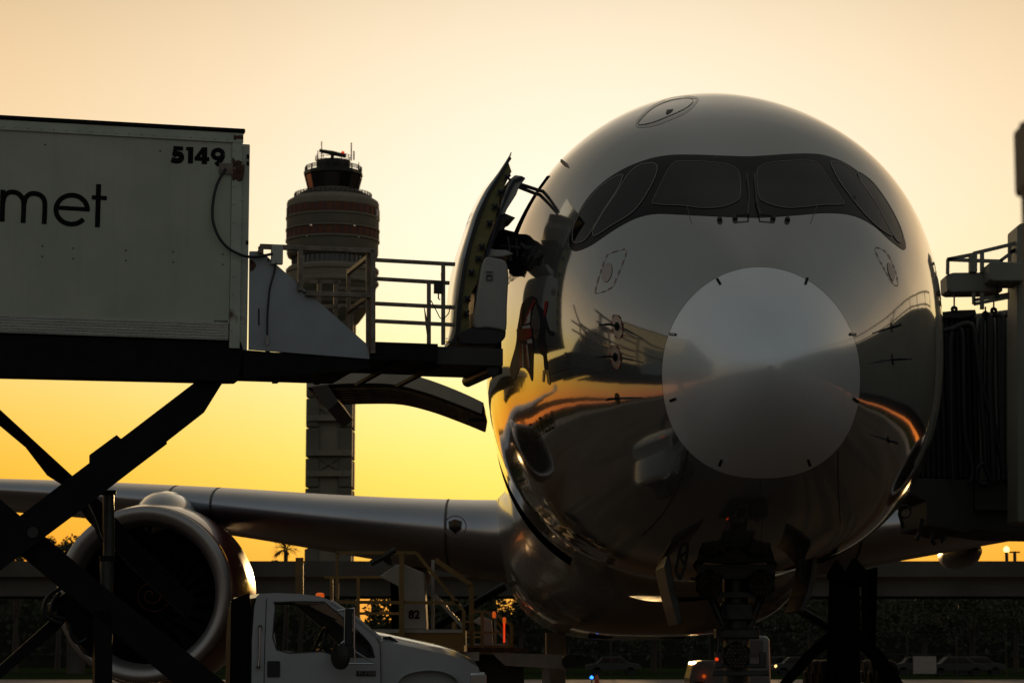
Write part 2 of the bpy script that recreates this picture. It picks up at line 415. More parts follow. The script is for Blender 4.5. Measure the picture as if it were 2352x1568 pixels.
def ribbon(name, pts, w, m, parent, off=.008, closed=False, dash=None, sm=True, mb=None):
    q = smooth_poly(pts, closed, 5) if sm else [Vector(p) for p in pts]
    if closed: q.append(q[0])
    A, B = stroke(q, w); wa = []; wb = []
    for a, b in zip(A, B):
        h, nn = hit(a.x, a.y); wa.append(h + nn * off); h, nn = hit(b.x, b.y); wb.append(h + nn * off)
    o = mb or MB()
    if dash:
        L = 0; on = True; i0 = 0
        for i in range(1, len(q)):
            L += (q[i] - q[i - 1]).length
            if L > dash:
                if on: o.strip(wa[i0:i + 1], wb[i0:i + 1])
                on = not on; i0 = i; L = 0
    else: o.strip(wa, wb)
    return o if mb else o.build(name, m, parent)
Z5 = lambda L: [(1263.3 + .39063 * x, 172.3 + .39063 * y) for x, y in L]
Z4 = lambda L: [(976.2 + .1953 * x, 574.2 + .1953 * y) for x, y in L]
mask = decal('window_surround', Z5([(115,1000),(118,940),(150,850),(200,755),(260,680),(340,610),(430,555),(520,515),(620,485),(720,471),(850,470),(1000,475),(1150,480),(1250,476),(1400,466),(1500,463),(1580,467),(1640,480),(1720,510),(1800,560),(1880,630),(1950,720),(2010,810),(2060,900),(2085,970),(2092,1010),(2085,1028),(2060,1020),(1990,965),(1920,900),(1840,850),(1760,822),(1680,813),(1600,812),(1500,820),(1380,830),(1250,838),(1180,838),(1050,835),(900,828),(750,820),(650,816),(580,822),(500,845),(420,885),(340,935),(260,990),(215,1015),(160,1035),(130,1030)]), 'mask', air, .004)
panes = [[(735,518),(780,511),(900,513),(1020,525),(1080,545),(1110,575),(1120,640),(1118,720),(1090,750),(1030,775),(960,785),(880,785),(780,772),(680,768),(610,760),(605,745),(640,670),(690,570)],
 [(1220,560),(1260,530),(1330,515),(1450,507),(1540,510),(1575,530),(1640,620),(1720,745),(1715,765),(1600,768),(1500,780),(1400,785),(1320,772),(1250,745),(1228,715),(1218,640)],
 [(525,535),(600,522),(630,540),(620,600),(570,700),(515,780),(460,830),(360,890),(275,945),(255,940),(262,905),(310,820),(390,700),(460,590)],
 [(135,960),(140,900),(170,830),(220,750),(300,660),(380,605),(425,590),(428,610),(390,690),(330,780),(270,880),(215,965),(170,988),(145,985)],
 [(1650,522),(1680,515),(1730,530),(1790,590),(1870,690),(1950,820),(2000,910),(2010,940),(1990,940),(1920,890),(1840,810),(1760,710),(1690,610)],
 [(1808,580),(1830,583),(1900,640),(1980,750),(2040,860),(2070,940),(2072,975),(2050,985),(2020,950),(1960,840),(1880,700),(1825,620)]]
for i, pn in enumerate(panes):
    o = decal('cockpit_window', Z5(pn), 'glass', air, .009)
    ribbon('window_seal', Z5(pn), 1.1 if i < 2 else 1.8, 'seal', o, .012, True)
# wipers and nozzles
for q in ([(1094, 848), (1165, 842), (1172, 740), (1158, 600)], [(1305, 848), (1235, 842), (1212, 760), (1200, 600)]):
    pts = [hit(*p) for p in Z5(q)]
    MB().tube([h + nn * .04 for h, nn in pts], .010, 6).build('wiper', 'steel', air)
for c in ((998, 857), (1395, 857), (1088, 850), (1310, 850)):
    (a, nn), = [hit(*Z5([c])[0])]
    MB().lathe([(.03, 0), (.028, .03), (.012, .045)], a, nn, 12, cap=True).build('washer_nozzle', 'steel', air)
for q in ([(805, 770), (832, 872)], [(1572, 765), (1532, 870)]):
    ribbon('ice_detector', Z5(q), 1.4, 'line', air, .012, sm=False)
# diverter strips
for c, ang in (((1651, 647), 58), ((1852, 646), 108), ((1546, 768), 3), ((1958, 768), 3), ((1546, 918), -22), ((1965, 919), 35), ((1655, 1062), 112), ((1858, 1062), 72)):
    d = Vector((math.cos(R(ang)), math.sin(R(ang)))) * 8
    ribbon('diverter_strip', [Vector(c) - d, Vector(c) + d], 6, 'ink', radome, .006, sm=False)
    if c[1] == 768: ribbon('strip_insert', [Vector(c) - d * .7, Vector(c) + d * .7], 3, 'mark_white', radome, .010, sm=False)
# roof hatch
hatch = decal('roof_hatch', [(1467, 287), (1473, 275), (1500, 250), (1535, 234), (1572, 227), (1588, 228), (1591, 236), (1570, 252), (1530, 270), (1495, 283)], 'pearl', air, .004)
ribbon('hatch_border', [(1467, 287), (1473, 275), (1500, 250), (1535, 234), (1572, 227), (1588, 228), (1591, 236), (1570, 252), (1530, 270), (1495, 283)], 0.8, 'steel', hatch, .008, True)
ribbon('hatch_trim', [(1463, 290), (1469, 272), (1498, 246), (1535, 229), (1572, 223), (1597, 225), (1601, 232), (1576, 257), (1532, 277), (1495, 289)], 5, 'belly', hatch, .003, True)
decal('hatch_handle', [(1529, 262), (1532, 254), (1547, 252), (1543, 258), (1533, 264)], 'line', hatch, .009, 4, sm=False)
# marked rectangles with static discs
def marked(pts, circ, rx, ry, tilt):
    o = decal('static_port', [(circ[0] + rx * math.cos(a) * math.cos(tilt) - ry * math.sin(a) * math.sin(tilt), circ[1] + rx * math.cos(a) * math.sin(tilt) + ry * math.sin(a) * math.cos(tilt)) for a in [2 * math.pi * k / 14 for k in range(14)]], 'mark_grey', air, .006)
    ribbon('red_dashes', pts, 1.3, 'mark_red', o, .007, True, 7)
    ribbon('white_border', pts, 1.0, 'mark_white', o, .005, True)
marked([(1368, 668), (1372, 650), (1384, 612), (1394, 588), (1402, 582), (1430, 573), (1438, 576), (1436, 590), (1416, 640), (1403, 662), (1372, 674)], (1394.5, 626), 11, 23, .22)
marked([(2010, 570), (2028, 574), (2042, 590), (2056, 622), (2062, 655), (2050, 650), (2032, 620), (2016, 590)], (2046, 624), 6, 22, -.28)
# pitot probes
def probe(name, c, rx, ry, tip, ring=True):
    o = decal(name, [(c[0] + rx * math.cos(a) + .12 * ry * math.sin(a), c[1] + ry * math.sin(a)) for a in [2 * math.pi * k / 14 for k in range(14)]], 'mark_grey' if ring else 'steel', air, .006)
    el = [(c[0] + rx * math.cos(a) + .12 * ry * math.sin(a), c[1] + ry * math.sin(a)) for a in [2 * math.pi * k / 20 for k in range(20)]]
    if ring:
        ribbon('red_ring', el, 2, 'mark_red', o, .010, True, 8)
        decal('probe_socket', [(c[0] + rx * .45 * math.cos(a), c[1] + ry * .36 * math.sin(a)) for a in [2 * math.pi * k / 10 for k in range(10)]], 'ink', o, .012)
    h, nn = hit(*c)
    fwd = -AX
    t = h + nn * .10; d = P(tip[0], tip[1], (t + fwd * .2).y)
    MB().tube([h, h + nn * .06, t, t.lerp(d, .45)], .013, 8).tube([t.lerp(d, .4), d], .009, 8).build('probe_tube', 'fitting', o)
probe('pitot_probe', (1418.5, 750), 12, 28, (1377, 746)); probe('pitot_probe', (1414.6, 820), 12, 28, (1372, 820)); probe('pitot_probe', (1418, 915), 5, 13, (1393, 919), False)
probe('pitot_probe', (2048, 752), 2, 12, (2068, 745), False); probe('pitot_probe', (2050, 826), 2, 14, (2092, 824), False); probe('pitot_probe', (2040, 1010), 2, 8, (2062, 1018), False)
# panel lines
def pline(pts, w=1.0): ribbon('panel_line', pts, w, 'line', air, .005)
pline([(1580, 1032), (1566, 1090), (1535, 1160), (1500, 1205), (1475, 1228)], 3.2); pline([(1925, 1035), (1925, 1110), (1930, 1200)], 1.6)
pline([(1745, 1100), (1752, 1180), (1745, 1262)], 1.0)
# flag bearer emblem and lettering
flag = decal('flag_emblem', Z4([(1140,640),(1200,570),(1260,540),(1310,570),(1310,600),(1280,640),(1255,760),(1245,880),(1265,930),(1275,1020),(1280,1100),(1275,1350),(1265,1545),(1220,1440),(1175,1390),(1120,1390),(1050,1530),(1010,1450),(1005,1360),(1060,1160),(1080,1050),(1085,950),(1110,800)]), 'navy', air, .005, 6)
for q in ([(1150,630),(1165,640),(1145,900),(1115,900),(1130,720)], [(1310,590),(1190,860),(1165,865),(1230,700),(1290,590)], [(1085,930),(1255,920),(1270,1010),(1210,1055),(1095,1080)], [(1115,1080),(1145,1100),(1150,1385),(1120,1390)], [(1170,1110),(1190,1110),(1235,1400),(1258,1510),(1225,1430)]):
    decal('red_stripe', Z4(q), 'mark_red', flag, .010, 5, False)
for q in ([(1252,700),(1243,850),(1176,870),(1205,800)], [(1155,895),(1243,880),(1250,916),(1150,926)], [(1150,1100),(1165,1110),(1170,1380),(1153,1385)], [(1195,1110),(1215,1110),(1240,1380),(1233,1390)], [(1208,1058),(1262,1040),(1272,1090),(1215,1100)]):
    decal('white_stripe', Z4(q), 'mark_white', flag, .010, 5, False)
fig = decal('figure_emblem', Z4([(1315,570),(1330,640),(1400,720),(1420,790),(1460,930),(1500,960),(1520,960),(1510,1010),(1480,1005),(1440,960),(1425,900),(1410,1000),(1420,1100),(1435,1130),(1430,1240),(1450,1410),(1410,1410),(1395,1250),(1360,1220),(1345,1140),(1330,1100),(1340,1000),(1360,900),(1350,780),(1320,680),(1305,580)]), 'navy', air, .006, 6)
decal('raised_arm', Z4([(1415,610),(1440,600),(1445,640),(1425,740),(1405,790),(1405,700)]), 'mark_red', fig, .008, 5)
decal('trouser_leg', Z4([(1392,1410),(1425,1410),(1410,1470),(1402,1560),(1385,1540)]), 'ochre', fig, .007, 5, False); decal('trouser_leg', Z4([(1425,1410),(1458,1410),(1482,1550),(1470,1590),(1445,1560)]), 'ochre', fig, .007, 5, False)
def s_of(p): return (p - NOSE).dot(AX)
def side_pt(s, z, side=-1):
    w, zt, zb, zm = sec(s)
    nu, nl = expo(s)
    if z > zm: x = w * max(0, 1 - ((z - zm) / (zt - zm)) ** nu) ** (1 / nu)
    else: x = w * max(0, 1 - abs((z - zm) / (zm - zb)) ** nl) ** (1 / nl)
    return NOSE + AX * s + PT * (side * x) + Vector((0, 0, z))
def text_mesh(txt, size=1.0, offset=0.0, shear=0):
    cu = bpy.data.curves.new('t', 'FONT'); cu.body = txt; cu.size = size; cu.offset = offset; cu.shear = shear
    o = bpy.data.objects.new('t', cu); S.collection.objects.link(o); dg = bpy.context.evaluated_depsgraph_get(); me = bpy.data.meshes.new_from_object(o.evaluated_get(dg))
    V = [v.co.copy() for v in me.vertices]; Fc = [tuple(p.vertices) for p in me.polygons]
    bpy.data.objects.remove(o); bpy.data.curves.remove(cu); bpy.data.meshes.remove(me)
    x0 = min(v.x for v in V); x1 = max(v.x for v in V); y1 = max(v.y for v in V)
    return [((v.x - x0), v.y) for v in V], Fc, x1 - x0, y1
def side_text(name, txt, pa, pb, hz, m):
    a, _ = hit(*pa); b, _ = hit(*pb); V, Fc, wd, ht = text_mesh(txt); sa, sb = s_of(a), s_of(b); k = hz / ht
    vs = []
    for x, y in V:
        t = x / wd; s = sa + (sb - sa) * t; z = a.z + (b.z - a.z) * t + y * k; p = side_pt(s, z); vs.append(inward(p, s, -.008))
    MB().add(vs, Fc).build(name, m, air, recalc=False)
side_text('name_lettering', 'Soul Rebel', (1226, 1012), (1276, 982), .20, 'ink')
side_text('slogan_lettering', "Britain's Flag Carrier", (1165, 654), (1245, 606), .17, 'ink')
# antenna on the shoulder
h, nn = hit(1303, 378); MB().prism([h + AX * .0, h + AX * .3, h + AX * .26 + nn * .12, h + AX * .1 + nn * .12], PT * .02).build('antenna', 'mark_white', air)

# ---------------- open forward door
Yf = 27.7; Yr = 28.75
Fo = [(1173, 352), (1171, 360), (1146, 400), (1121, 440), (1097, 491), (1081.6, 540), (1068, 589), (1062, 619), (1054, 672), (1049, 720), (1045.5, 765), (1033, 788)]
Ro = [(1178, 348), (1168, 362), (1145, 396), (1108, 440), (1081, 491), (1064, 540), (1048, 587), (1040, 616), (1031, 660), (1027, 706), (1024, 752), (1023, 786)]
skin_f = [P(x, y, Yf) for x, y in smooth_poly(Fo, False, 3)]; skin_r = [P(x, y, Yr) for x, y in smooth_poly(Ro, False, 3)]
door = MB().grid([skin_f, [a.lerp(b, .5) + Vector((-.005, 0, 0)) for a, b in zip(skin_f, skin_r)], skin_r]).build('entry_door', 'pearl', air, smooth=True, solid=.012)
Bi = [(1175, 365), (1168, 374), (1175, 394), (1164, 417), (1148, 452), (1142, 482), (1129, 526), (1117, 566), (1103, 610), (1096, 650), (1083, 672), (1076, 700), (1078, 755), (1070, 786), (1052, 792), (1033, 789)]
fr = [(x + 2, y) for x, y in Fo]
d_aft = Vector((-.14, 1.0, .02))
MB().prism([P(x, y, Yf + .01) for x, y in fr[1:] + Bi[::-1]], d_aft).build('door_edge', 'olive', door)
MB().prism([P(x, y, Yf - .02) for x, y in [(1171, 359), (1146, 400), (1121, 440), (1097, 491), (1081.6, 540), (1068, 589), (1062, 619), (1054, 672), (1049, 720), (1046, 765), (1036, 788), (1046, 790), (1056, 765), (1059, 720), (1063, 672), (1071, 619), (1077, 589), (1090, 540), (1106, 491), (1128, 440), (1151, 404), (1172, 366)]], Vector((0, .06, 0))).build('door_seal', 'rubber', door)
for x, y in ((1166, 408), (1150, 442), (1137, 475), (1125, 513), (1107, 567), (1099, 594), (1083, 626), (1074, 686), (1071, 720)):
    f_ = MB(); c = P(x, y, Yf - .03)
    for a in (45, 135):
        dd = Vector((math.cos(R(a)), 0, math.sin(R(a)))) * .045; f_.bar(c - dd, c + dd, .03, .025)
    f_.lathe([(.02, 0), (.02, .05), (.008, .055)], c, (0, -1, 0), 10, cap=True); f_.build('door_stop', 'fitting', door)
MB().prism([P(x, y, Yf) for x, y in [(1171, 412), (1183, 402), (1199, 404), (1208, 409), (1193, 428), (1186, 447), (1165, 480), (1160, 491), (1146, 494), (1152, 462), (1165, 428)]], d_aft * .9).build('upper_lining', 'lining', door, bevel=.01)
MB().prism([P(x, y, Yf - .03) for x, y in [(1168, 432), (1180, 412), (1199, 405), (1203, 411), (1183, 418), (1174, 436), (1152, 484), (1130, 560), (1110, 620), (1098, 680), (1092, 782), (1085, 782), (1090, 690), (1104, 618), (1125, 552), (1148, 486)]], Vector((0, .08, 0))).build('lining_seal', 'fitting', door)
MB().prism([P(x, y, Yf + .05) for x, y in [(1146, 492), (1160, 490), (1184, 500), (1178, 503), (1162, 507), (1158, 515), (1162, 520), (1158, 527), (1145, 530), (1120, 600), (1108, 640), (1100, 640), (1128, 540)]], d_aft * .6).build('assist_handle', 'steel', door)
MB().prism([P(x, y, Yf + .02) for x, y in [(1118, 570), (1140, 573), (1163, 574), (1180, 583), (1155, 589), (1114, 590)]], d_aft * .8).build('slide_cover', 'lining', door, bevel=.01)
bus = MB().prism([P(x, y, Yf - .12) for x, y in smooth_poly([(1090, 750), (1095, 690), (1102, 640), (1113, 593), (1135, 592), (1158, 598), (1166, 612), (1168, 640), (1165, 700), (1163, 757), (1150, 757), (1120, 752)], True, 3)], d_aft * .95).build('slide_bustle', 'lining', door, smooth=True, bevel=.03)
mb_ = MB(); c0 = P(1124, 632, Yf - .135); mb_.box(c0, (.07, .02, .012)); mb_.box(c0 + Vector((0, 0, .04)), (.09, .012, .008)); mb_.box(c0 + Vector((-.03, 0, -.03)), (.01, .012, .06)); mb_.box(c0 + Vector((.03, 0, -.03)), (.01, .012, .06)); mb_.box(c0 + Vector((0, 0, -.055)), (.07, .012, .008)); mb_.build('bustle_latch', 'line', bus)
MB().prism([P(x, y, Yf - .10) for x, y in [(1054, 762), (1078, 754), (1120, 753), (1163, 758), (1161, 775), (1145, 792), (1110, 793), (1056, 791)]], d_aft * .9).build('bustle_base', 'rubber', door, bevel=.02)
# hinge mechanism
hg = MB()
hg.prism([P(x, y, 28.3) for x, y in [(1142, 525), (1152, 525), (1180, 532), (1192, 537), (1210, 538), (1232, 556), (1268, 572), (1262, 640), (1235, 625), (1200, 640), (1170, 628), (1165, 600), (1120, 590), (1128, 560)]], Vector((.15, .8, 0)))
hinge = hg.build('hinge_arm', 'black', air)
for a, b, r in (((1165, 545), (1172, 600), .03), ((1185, 548), (1188, 590), .02), ((1150, 565), (1195, 570), .025), ((1195, 560), (1240, 600), .03), ((1200, 590), (1222, 560), .022)):
    MB().tube([P(*a, 28.2), P(*b, 28.2)], r, 10).build('hinge_rod', 'gear', hinge)
for a, b, c in (((1194, 423), (1240, 438), (1260, 442)), ((1192, 430), (1230, 445), (1256, 452))):
    MB().tube([P(*a, 28.3), P(*b, 28.6), P(*c, 29.1)], .022, 10).build('door_strut', 'gear', air)

# ---------------- open cargo door
Yc = NOSE.y + 11.3
tc_ = [(704, 882), (722, 868), (760, 856), (821, 850), (906, 852), (986, 873), (1059, 901), (1110, 925)]
top = [P(x, y, Yc) for x, y in smooth_poly(tc_, False, 4)]
low = [P(x, y, Yc) for x, y in smooth_poly([(706, 890), (730, 886), (765, 882), (821, 880), (900, 882), (975, 900), (1052, 928), (1106, 950)], False, 4)]
cd = MB().grid([top, [p + AX * 2.7 for p in top]]).build('cargo_door', 'pearl', air, smooth=True, solid=.01)
for o_ in (0, 2.7): MB().strip([p + AX * o_ for p in top], [p + AX * o_ for p in low]).build('door_rim', 'whitegse', cd, solid=.01)
MB().grid([low, [p + AX * 2.7 for p in low]]).build('inner_skin', 'bridged', cd, smooth=True, solid=.01)
for k in range(1, 8):
    q = [p + AX * 2.7 * k / 8 + Vector((0, 0, -.03)) for p in low]; MB().strip(q, [p + AX * .07 for p in q]).build('door_rib', 'rail', cd, solid=.03)
MB().prism([low[0] + Vector((-.02, 0, .1)), low[0] + Vector((.25, 0, .1)), low[0] + Vector((.45, 0, -.2)), low[0] + Vector((.3, 0, -.33))], AX * 2.7).build('latch_beam', 'bridged', cd)
MB().tube([P(1073, 963, Yc), P(1115, 963, Yc + .2)], .03).build('door_actuator', 'gear', cd)

# ---------------- belly fairing
BT = [(17.5, 1.2, 2.40, 3.4), (18.4, 1.8, 2.16, 3.8), (19.6, 2.35, 1.98, 4.1), (21, 2.75, 1.90, 4.3), (23, 3.02, 1.87, 4.5), (26, 3.14, 1.87, 4.6), (40, 3.16, 1.9, 4.6), (45, 2.7, 2.1, 4.4), (49, 1.5, 2.42, 3.6)]
rows = []
for i in range(50):
    s = 17.5 + 31.5 * i / 49; w, zb, zs = interp(BT, s); r = []
    for k in range(41):
        t = math.pi + math.pi * k / 40; e = 2 / 2.9
        r.append(NOSE + AX * s + PT * (w * math.copysign(abs(math.cos(t)) ** e, math.cos(t))) + Vector((0, 0, zs - (zs - zb) * abs(math.sin(t)) ** e)))
    rows.append([r[0] + PT * .5 + Vector((0, 0, .5))] + r + [r[-1] - PT * .5 + Vector((0, 0, .5))])
bf = MB().grid(rows).build('belly_fairing', 'belly', air, smooth=True, angle=180)
for a, b in ((1353, 1408), (1518, 1574)):
    MB().prism([P(x, y, 50) for x, y in ((a, 1440), (b, 1440), (b, 1465), (a, 1465))], (0, .6, 0)).build('belly_duct', 'void', air, bevel=.02)
# ---------------- wings
def wing(side):
    # d outboard, LE(s, z), TE(s, z), thickness
    T = [(-.4, 22.5, 3.80, 35.8, 3.40, 1.75), (0, 23.4, 3.85, 35.6, 3.45, 1.65), (1.0, 24.2, 3.98, 35.8, 3.58, 1.5), (3.2, 25.8, 4.27, 36.3, 3.93, 1.25), (6.7, 28.2, 4.73, 37.4, 4.55, .98), (11.6, 31.6, 5.26, 39.0, 5.1, .72), (20, 37.8, 5.9, 42.5, 5.8, .45), (28, 43.8, 6.7, 46.5, 6.6, .26), (30, 46, 7.6, 47.3, 7.6, .15)]
    prof = []
    for k in range(33):
        b = math.pi * k / 32; x = .5 * (1 - math.cos(b)); prof.append(x)
    def yt(x): return 5 * (.2969 * math.sqrt(x) - .126 * x - .3516 * x * x + .2843 * x ** 3 - .1036 * x ** 4)
    nd = 60; up = []; le = []
    for i in range(nd):
        d = -.4 + 30.4 * i / (nd - 1); ls, lz, ts, tz, th = interp(T, d)
        lo_ = []; hi_ = []; c = ts - ls
        for x in prof:
            cam_ = .10 * th * math.sin(math.pi * x); y = yt(x) * th
            base = NOSE + AX * (ls + c * x) + PT * side * (2.95 + d) + Vector((0, 0, lz + (tz - lz) * x + cam_))
            hi_.append(base + Vector((0, 0, y * 1.0))); lo_.append(base - Vector((0, 0, y * 1.0)))
        up.append(lo_[::-1] + hi_[1:])
    nn = len(up[0]); mid = 32; kcut = 9
    wm = MB().grid([r[:mid - kcut + 1] for r in up]).grid([r[mid + kcut:] for r in up])
    w_ = wm.build('wing', 'wing', air, smooth=True, angle=180)
    MB().grid([r[mid - kcut:mid + kcut + 1] for r in up]).build('leading_edge', 'skin', w_, smooth=True, angle=180)
    for d in (1.35, 6.16, 7.1):      # slat joints
        i = min(range(nd), key=lambda j: abs(-.4 + 30.4 * j / (nd - 1) - d)); r = up[i][mid - kcut:mid + kcut + 1]
        q = [p + Vector((0, -.012, 0)) + (Vector((0, 0, .008)) if k > kcut else Vector((0, 0, -.008))) for k, p in enumerate(r)]
        MB().strip(q, [p + PT * side * .045 + AX * .03 for p in q]).build('slat_joint', 'line', w_)
    for d, ln, rr in ((2.2 if side < 0 else 5.0, 5.0, .36), (8.6, 5.0, .34), (13.5, 4.4, .3)):
        ls, lz, ts, tz, th = interp(T, d); c = NOSE + AX * (ts - 1.2) + PT * side * (2.95 + d) + Vector((0, 0, tz - .32))
        MB().lathe([(.02, -ln * .5), (rr * .55, -ln * .42), (rr * .9, -ln * .25), (rr, 0), (rr * .8, ln * .25), (rr * .4, ln * .42), (.02, ln * .5)], c, AX, 24).build('flap_fairing', 'wing', w_, smooth=True)
    return w_
wst = wing(-1); wpt = wing(1)
lc = P(1046, 1208, 46.3)
lt_ = MB().add([lc + Vector(((x * .0084), -.02, -z * .0084)) for x, z in [(-16, -10), (0, -15), (16, -10), (14, 6), (0, 18), (-14, 6)]], [(0, 1, 2, 3, 4, 5)]); lt_.build('landing_light', 'cabglass', wst, solid=.3)
lt2 = MB(); ol = [Vector((math.cos(2 * math.pi * k / 24) * .20, 0, math.sin(2 * math.pi * k / 24) * .19)) for k in range(25)]
lt2.strip([lc + Vector((0, -.17, -.01)) + v for v in ol], [lc + Vector((0, -.17, -.01)) + v * 1.1 for v in ol]); lt2.build('light_rim', 'seal', wst, solid=.01)
# ---------------- engines
def engine(side):
    c = NOSE + AX * 24.8 + PT * side * 10.15 + Vector((0, 0, 2.72)); A = AX
    e_ = bpy.data.objects.new('engine', None); S.collection.objects.link(e_); W[e_.name] = c; e_.parent = air; e_.location = c - W[air.name]
    MB().lathe([(1.697, .40), (1.755, .22), (1.745, .1), (1.69, .02), (1.62, 0), (1.53, .04), (1.45, .16), (1.40, .36), (1.38, .6)], c, A, 96).build('inlet_lip', 'lip', e_, smooth=True, angle=180, recalc=True)
    MB().lathe([(1.770, .40), (1.823, .7), (1.882, 1.3), (1.911, 2.2), (1.882, 3.2), (1.755, 4.2), (1.511, 5.2), (1.462, 5.2)], c, A, 96).lathe([(1.696, .40), (1.767, .405)], c, A, 96).build('nacelle', 'nacelle', e_, smooth=True)
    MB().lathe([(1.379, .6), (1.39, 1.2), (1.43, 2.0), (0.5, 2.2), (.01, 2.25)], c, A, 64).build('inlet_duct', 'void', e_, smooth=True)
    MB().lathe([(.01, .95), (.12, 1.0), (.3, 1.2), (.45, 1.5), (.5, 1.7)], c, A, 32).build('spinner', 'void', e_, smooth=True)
    sp_ = MB(); pts = []
    for k in range(60):
        t = k / 59; a = t * 4.2 * math.pi; r = .04 + .34 * t; hgt = 1.0 + (.2 * (r - .12) / .18 if r < .3 else .2 + .3 * (r - .3) / .15)
        x = A.cross(Vector((0, 0, 1))).normalized(); y = Vector((0, 0, 1)); pts.append(c + A * (hgt - .03) + x * r * math.cos(a) + y * r * math.sin(a))
    sp_.tube(pts, .008, 5).build('spinner_spiral', 'brick', e_)
    for k in range(22):
        a = 2 * math.pi * k / 22; x = A.cross(Vector((0, 0, 1))).normalized(); y = Vector((0, 0, 1)); r1, r2 = [], []
        for j in range(7):
            rr = .45 + 1.0 * j / 6; tw = .15 + .5 * j / 6; a2 = a + .25 * math.sin(j / 6 * 2.5); w_ = .16 + .05 * j / 6
            q = lambda aa, rr, h: c + A * h + x * rr * math.cos(aa) + y * rr * math.sin(aa)
            r1.append(q(a2 - w_ / rr * .8 * math.sin(tw + .6), rr, 1.45)); r2.append(q(a2 + w_ / rr * .8 * math.sin(tw + .6), rr, 1.45 + w_ * 1.6 * math.cos(tw)))
        MB().strip(r1, r2).build('fan_blade', 'fan', e_, solid=.01)
    lz = 4.75
    pc = c + Vector((0, 0, 1.5))
    rows = []
    for (ds, hw, zt, zb) in ((.7, .05, .25, .30), (1.1, .34, .45, .2), (1.8, .54, .64, .1), (2.8, .62, .74, .0), (4.2, .60, .74, 0), (6, .48, .66, .2), (9, .22, .3, .3)):
        rows.append([pc + A * ds + PT * hw * math.cos(a) + Vector((0, 0, (zt if math.sin(a) > 0 else zb * -1) * abs(math.sin(a)))) for a in [2 * math.pi * k / 24 for k in range(24)]])
    MB().grid(rows, True).build('pylon', 'cab', e_, smooth=True, angle=180)
engine(-1); engine(1)
# ---------------- tail
tp = lambda s, x, z: NOSE + AX * s + PT * x + Vector((0, 0, z))
MB().prism([tp(58, -.18, 8.6), tp(67, -.1, 16.5), tp(70.5, -.1, 16.5), tp(68, -.18, 8.2)], PT * .3).build('tail_fin', 'nacelle', air)
for sd in (-1, 1): MB().prism([tp(61, sd * .8, 6.3), tp(67, sd * 9, 7.0), tp(69, sd * 9, 7.0), tp(67.5, sd * .8, 6.3)], Vector((0, 0, .2))).build('tailplane', 'wing', air)
# ---------------- nose gear
Yg = 27.7
ng = bpy.data.objects.new('nose_gear', None); S.collection.objects.link(ng); gx = P(1692, 1505, Yg).x; W[ng.name] = Vector((gx, Yg, 0)); ng.parent = air; ng.location = W[ng.name] - W[air.name]
MB().tube([(gx, Yg, 3.2), (gx, Yg, 1.9), (gx, Yg, 1.2)], .15, 16).tube([(gx, Yg, 1.3), (gx, Yg, .5)], .09, 16).build('strut', 'gear', ng, smooth=True)
for sx in (-1, 1):
    MB().lathe([(.0, -.19), (.30, -.19), (.34, -.16), (.5, -.15), (.53, -.08), (.53, .08), (.5, .15), (.34, .16), (.30, .19), (0, .19)], (gx + sx * .35, Yg, .53), (1, 0, 0), 40).build('wheel', 'tyre', ng, smooth=True)
    MB().tube([(gx + sx * .05, Yg - .1, 1.6), (gx + sx * .52, Yg + .1, 2.75)], .05, 10).build('side_brace', 'gear', ng)
MB().tube([(gx - .5, Yg, .53), (gx + .5, Yg, .53)], .06).build('axle', 'gear', ng)
MB().box((gx, Yg - .02, 1.75), (.5, .3, .12)).box((gx, Yg - .02, 2.0), (.36, .34, .2)).build('steering_collar', 'gear', ng, bevel=.02)
MB().tube([(gx, Yg - .1, 1.7), (gx, Yg + 1.6, 2.8)], .06).build('drag_brace', 'gear', ng)
def lampc(cx, cz, r, y, rings, nm='taxi_light'):
    c = Vector((cx, y, cz)); b = MB(); hx = [c + Vector((math.cos(R(60 * k + 30)) * r, 0, math.sin(R(60 * k + 30)) * r)) for k in range(6)]
    b.prism(hx, (0, .12, 0)); o = b.build(nm, 'black', ng)
    l_ = MB()
    for q in range(-rings, rings + 1):
        for w_ in range(-rings, rings + 1):
            if abs(q + w_) > rings or (q == 0 and w_ == 0): continue
            x = (q + w_ * .5); y2 = w_ * .866; k = r * .88 / (rings + .5)
            l_.lathe([(.36 * k, -.012), (.30 * k, -.004), (.01, 0)], c + Vector((x * k, -.004, y2 * k)), (0, 1, 0), 10)
    l_.build('lamp_lens', 'lens', o, smooth=True)
pt = P(1630, 1339, Yg - .35); lampc(pt.x, pt.z, .17, Yg - .35, 3); pt = P(1749, 1339, Yg - .35); lampc(pt.x, pt.z, .17, Yg - .35, 3)
pt = P(1692, 1505, Yg - .45); lampc(pt.x, pt.z, .17, Yg - .45, 3)
MB().bar(P(1605, 1365, Yg - .2), P(1775, 1365, Yg - .2), .06).bar(P(1600, 1312, Yg - .2), P(1780, 1312, Yg - .2), .08, .16).build('lamp_bracket', 'gear', ng)
MB().bar(P(1640, 1528, Yg - .4), P(1760, 1528, Yg - .4), .05).bar(P(1636, 1545, Yg - .4), P(1766, 1545, Yg - .4), .06).box(P(1650, 1515, Yg - .4), (.08, .1, .18)).box(P(1752, 1515, Yg - .4), (.08, .1, .18)).build('tow_fitting', 'gear', ng, bevel=.01)
MB().tube([P(1650, 1500, Yg - .4), P(1655, 1450, Yg - .3), P(1668, 1430, Yg - .3), P(1665, 1380, Yg - .2)], .018).build('hydraulic_line', 'rubber', ng)
MB().lathe([(.02, 0), (.02, .03), (.008, .04)], P(1646, 1513, Yg - .47), (0, -1, 0), 12, cap=True).build('red_lamp', 'redlamp', ng)
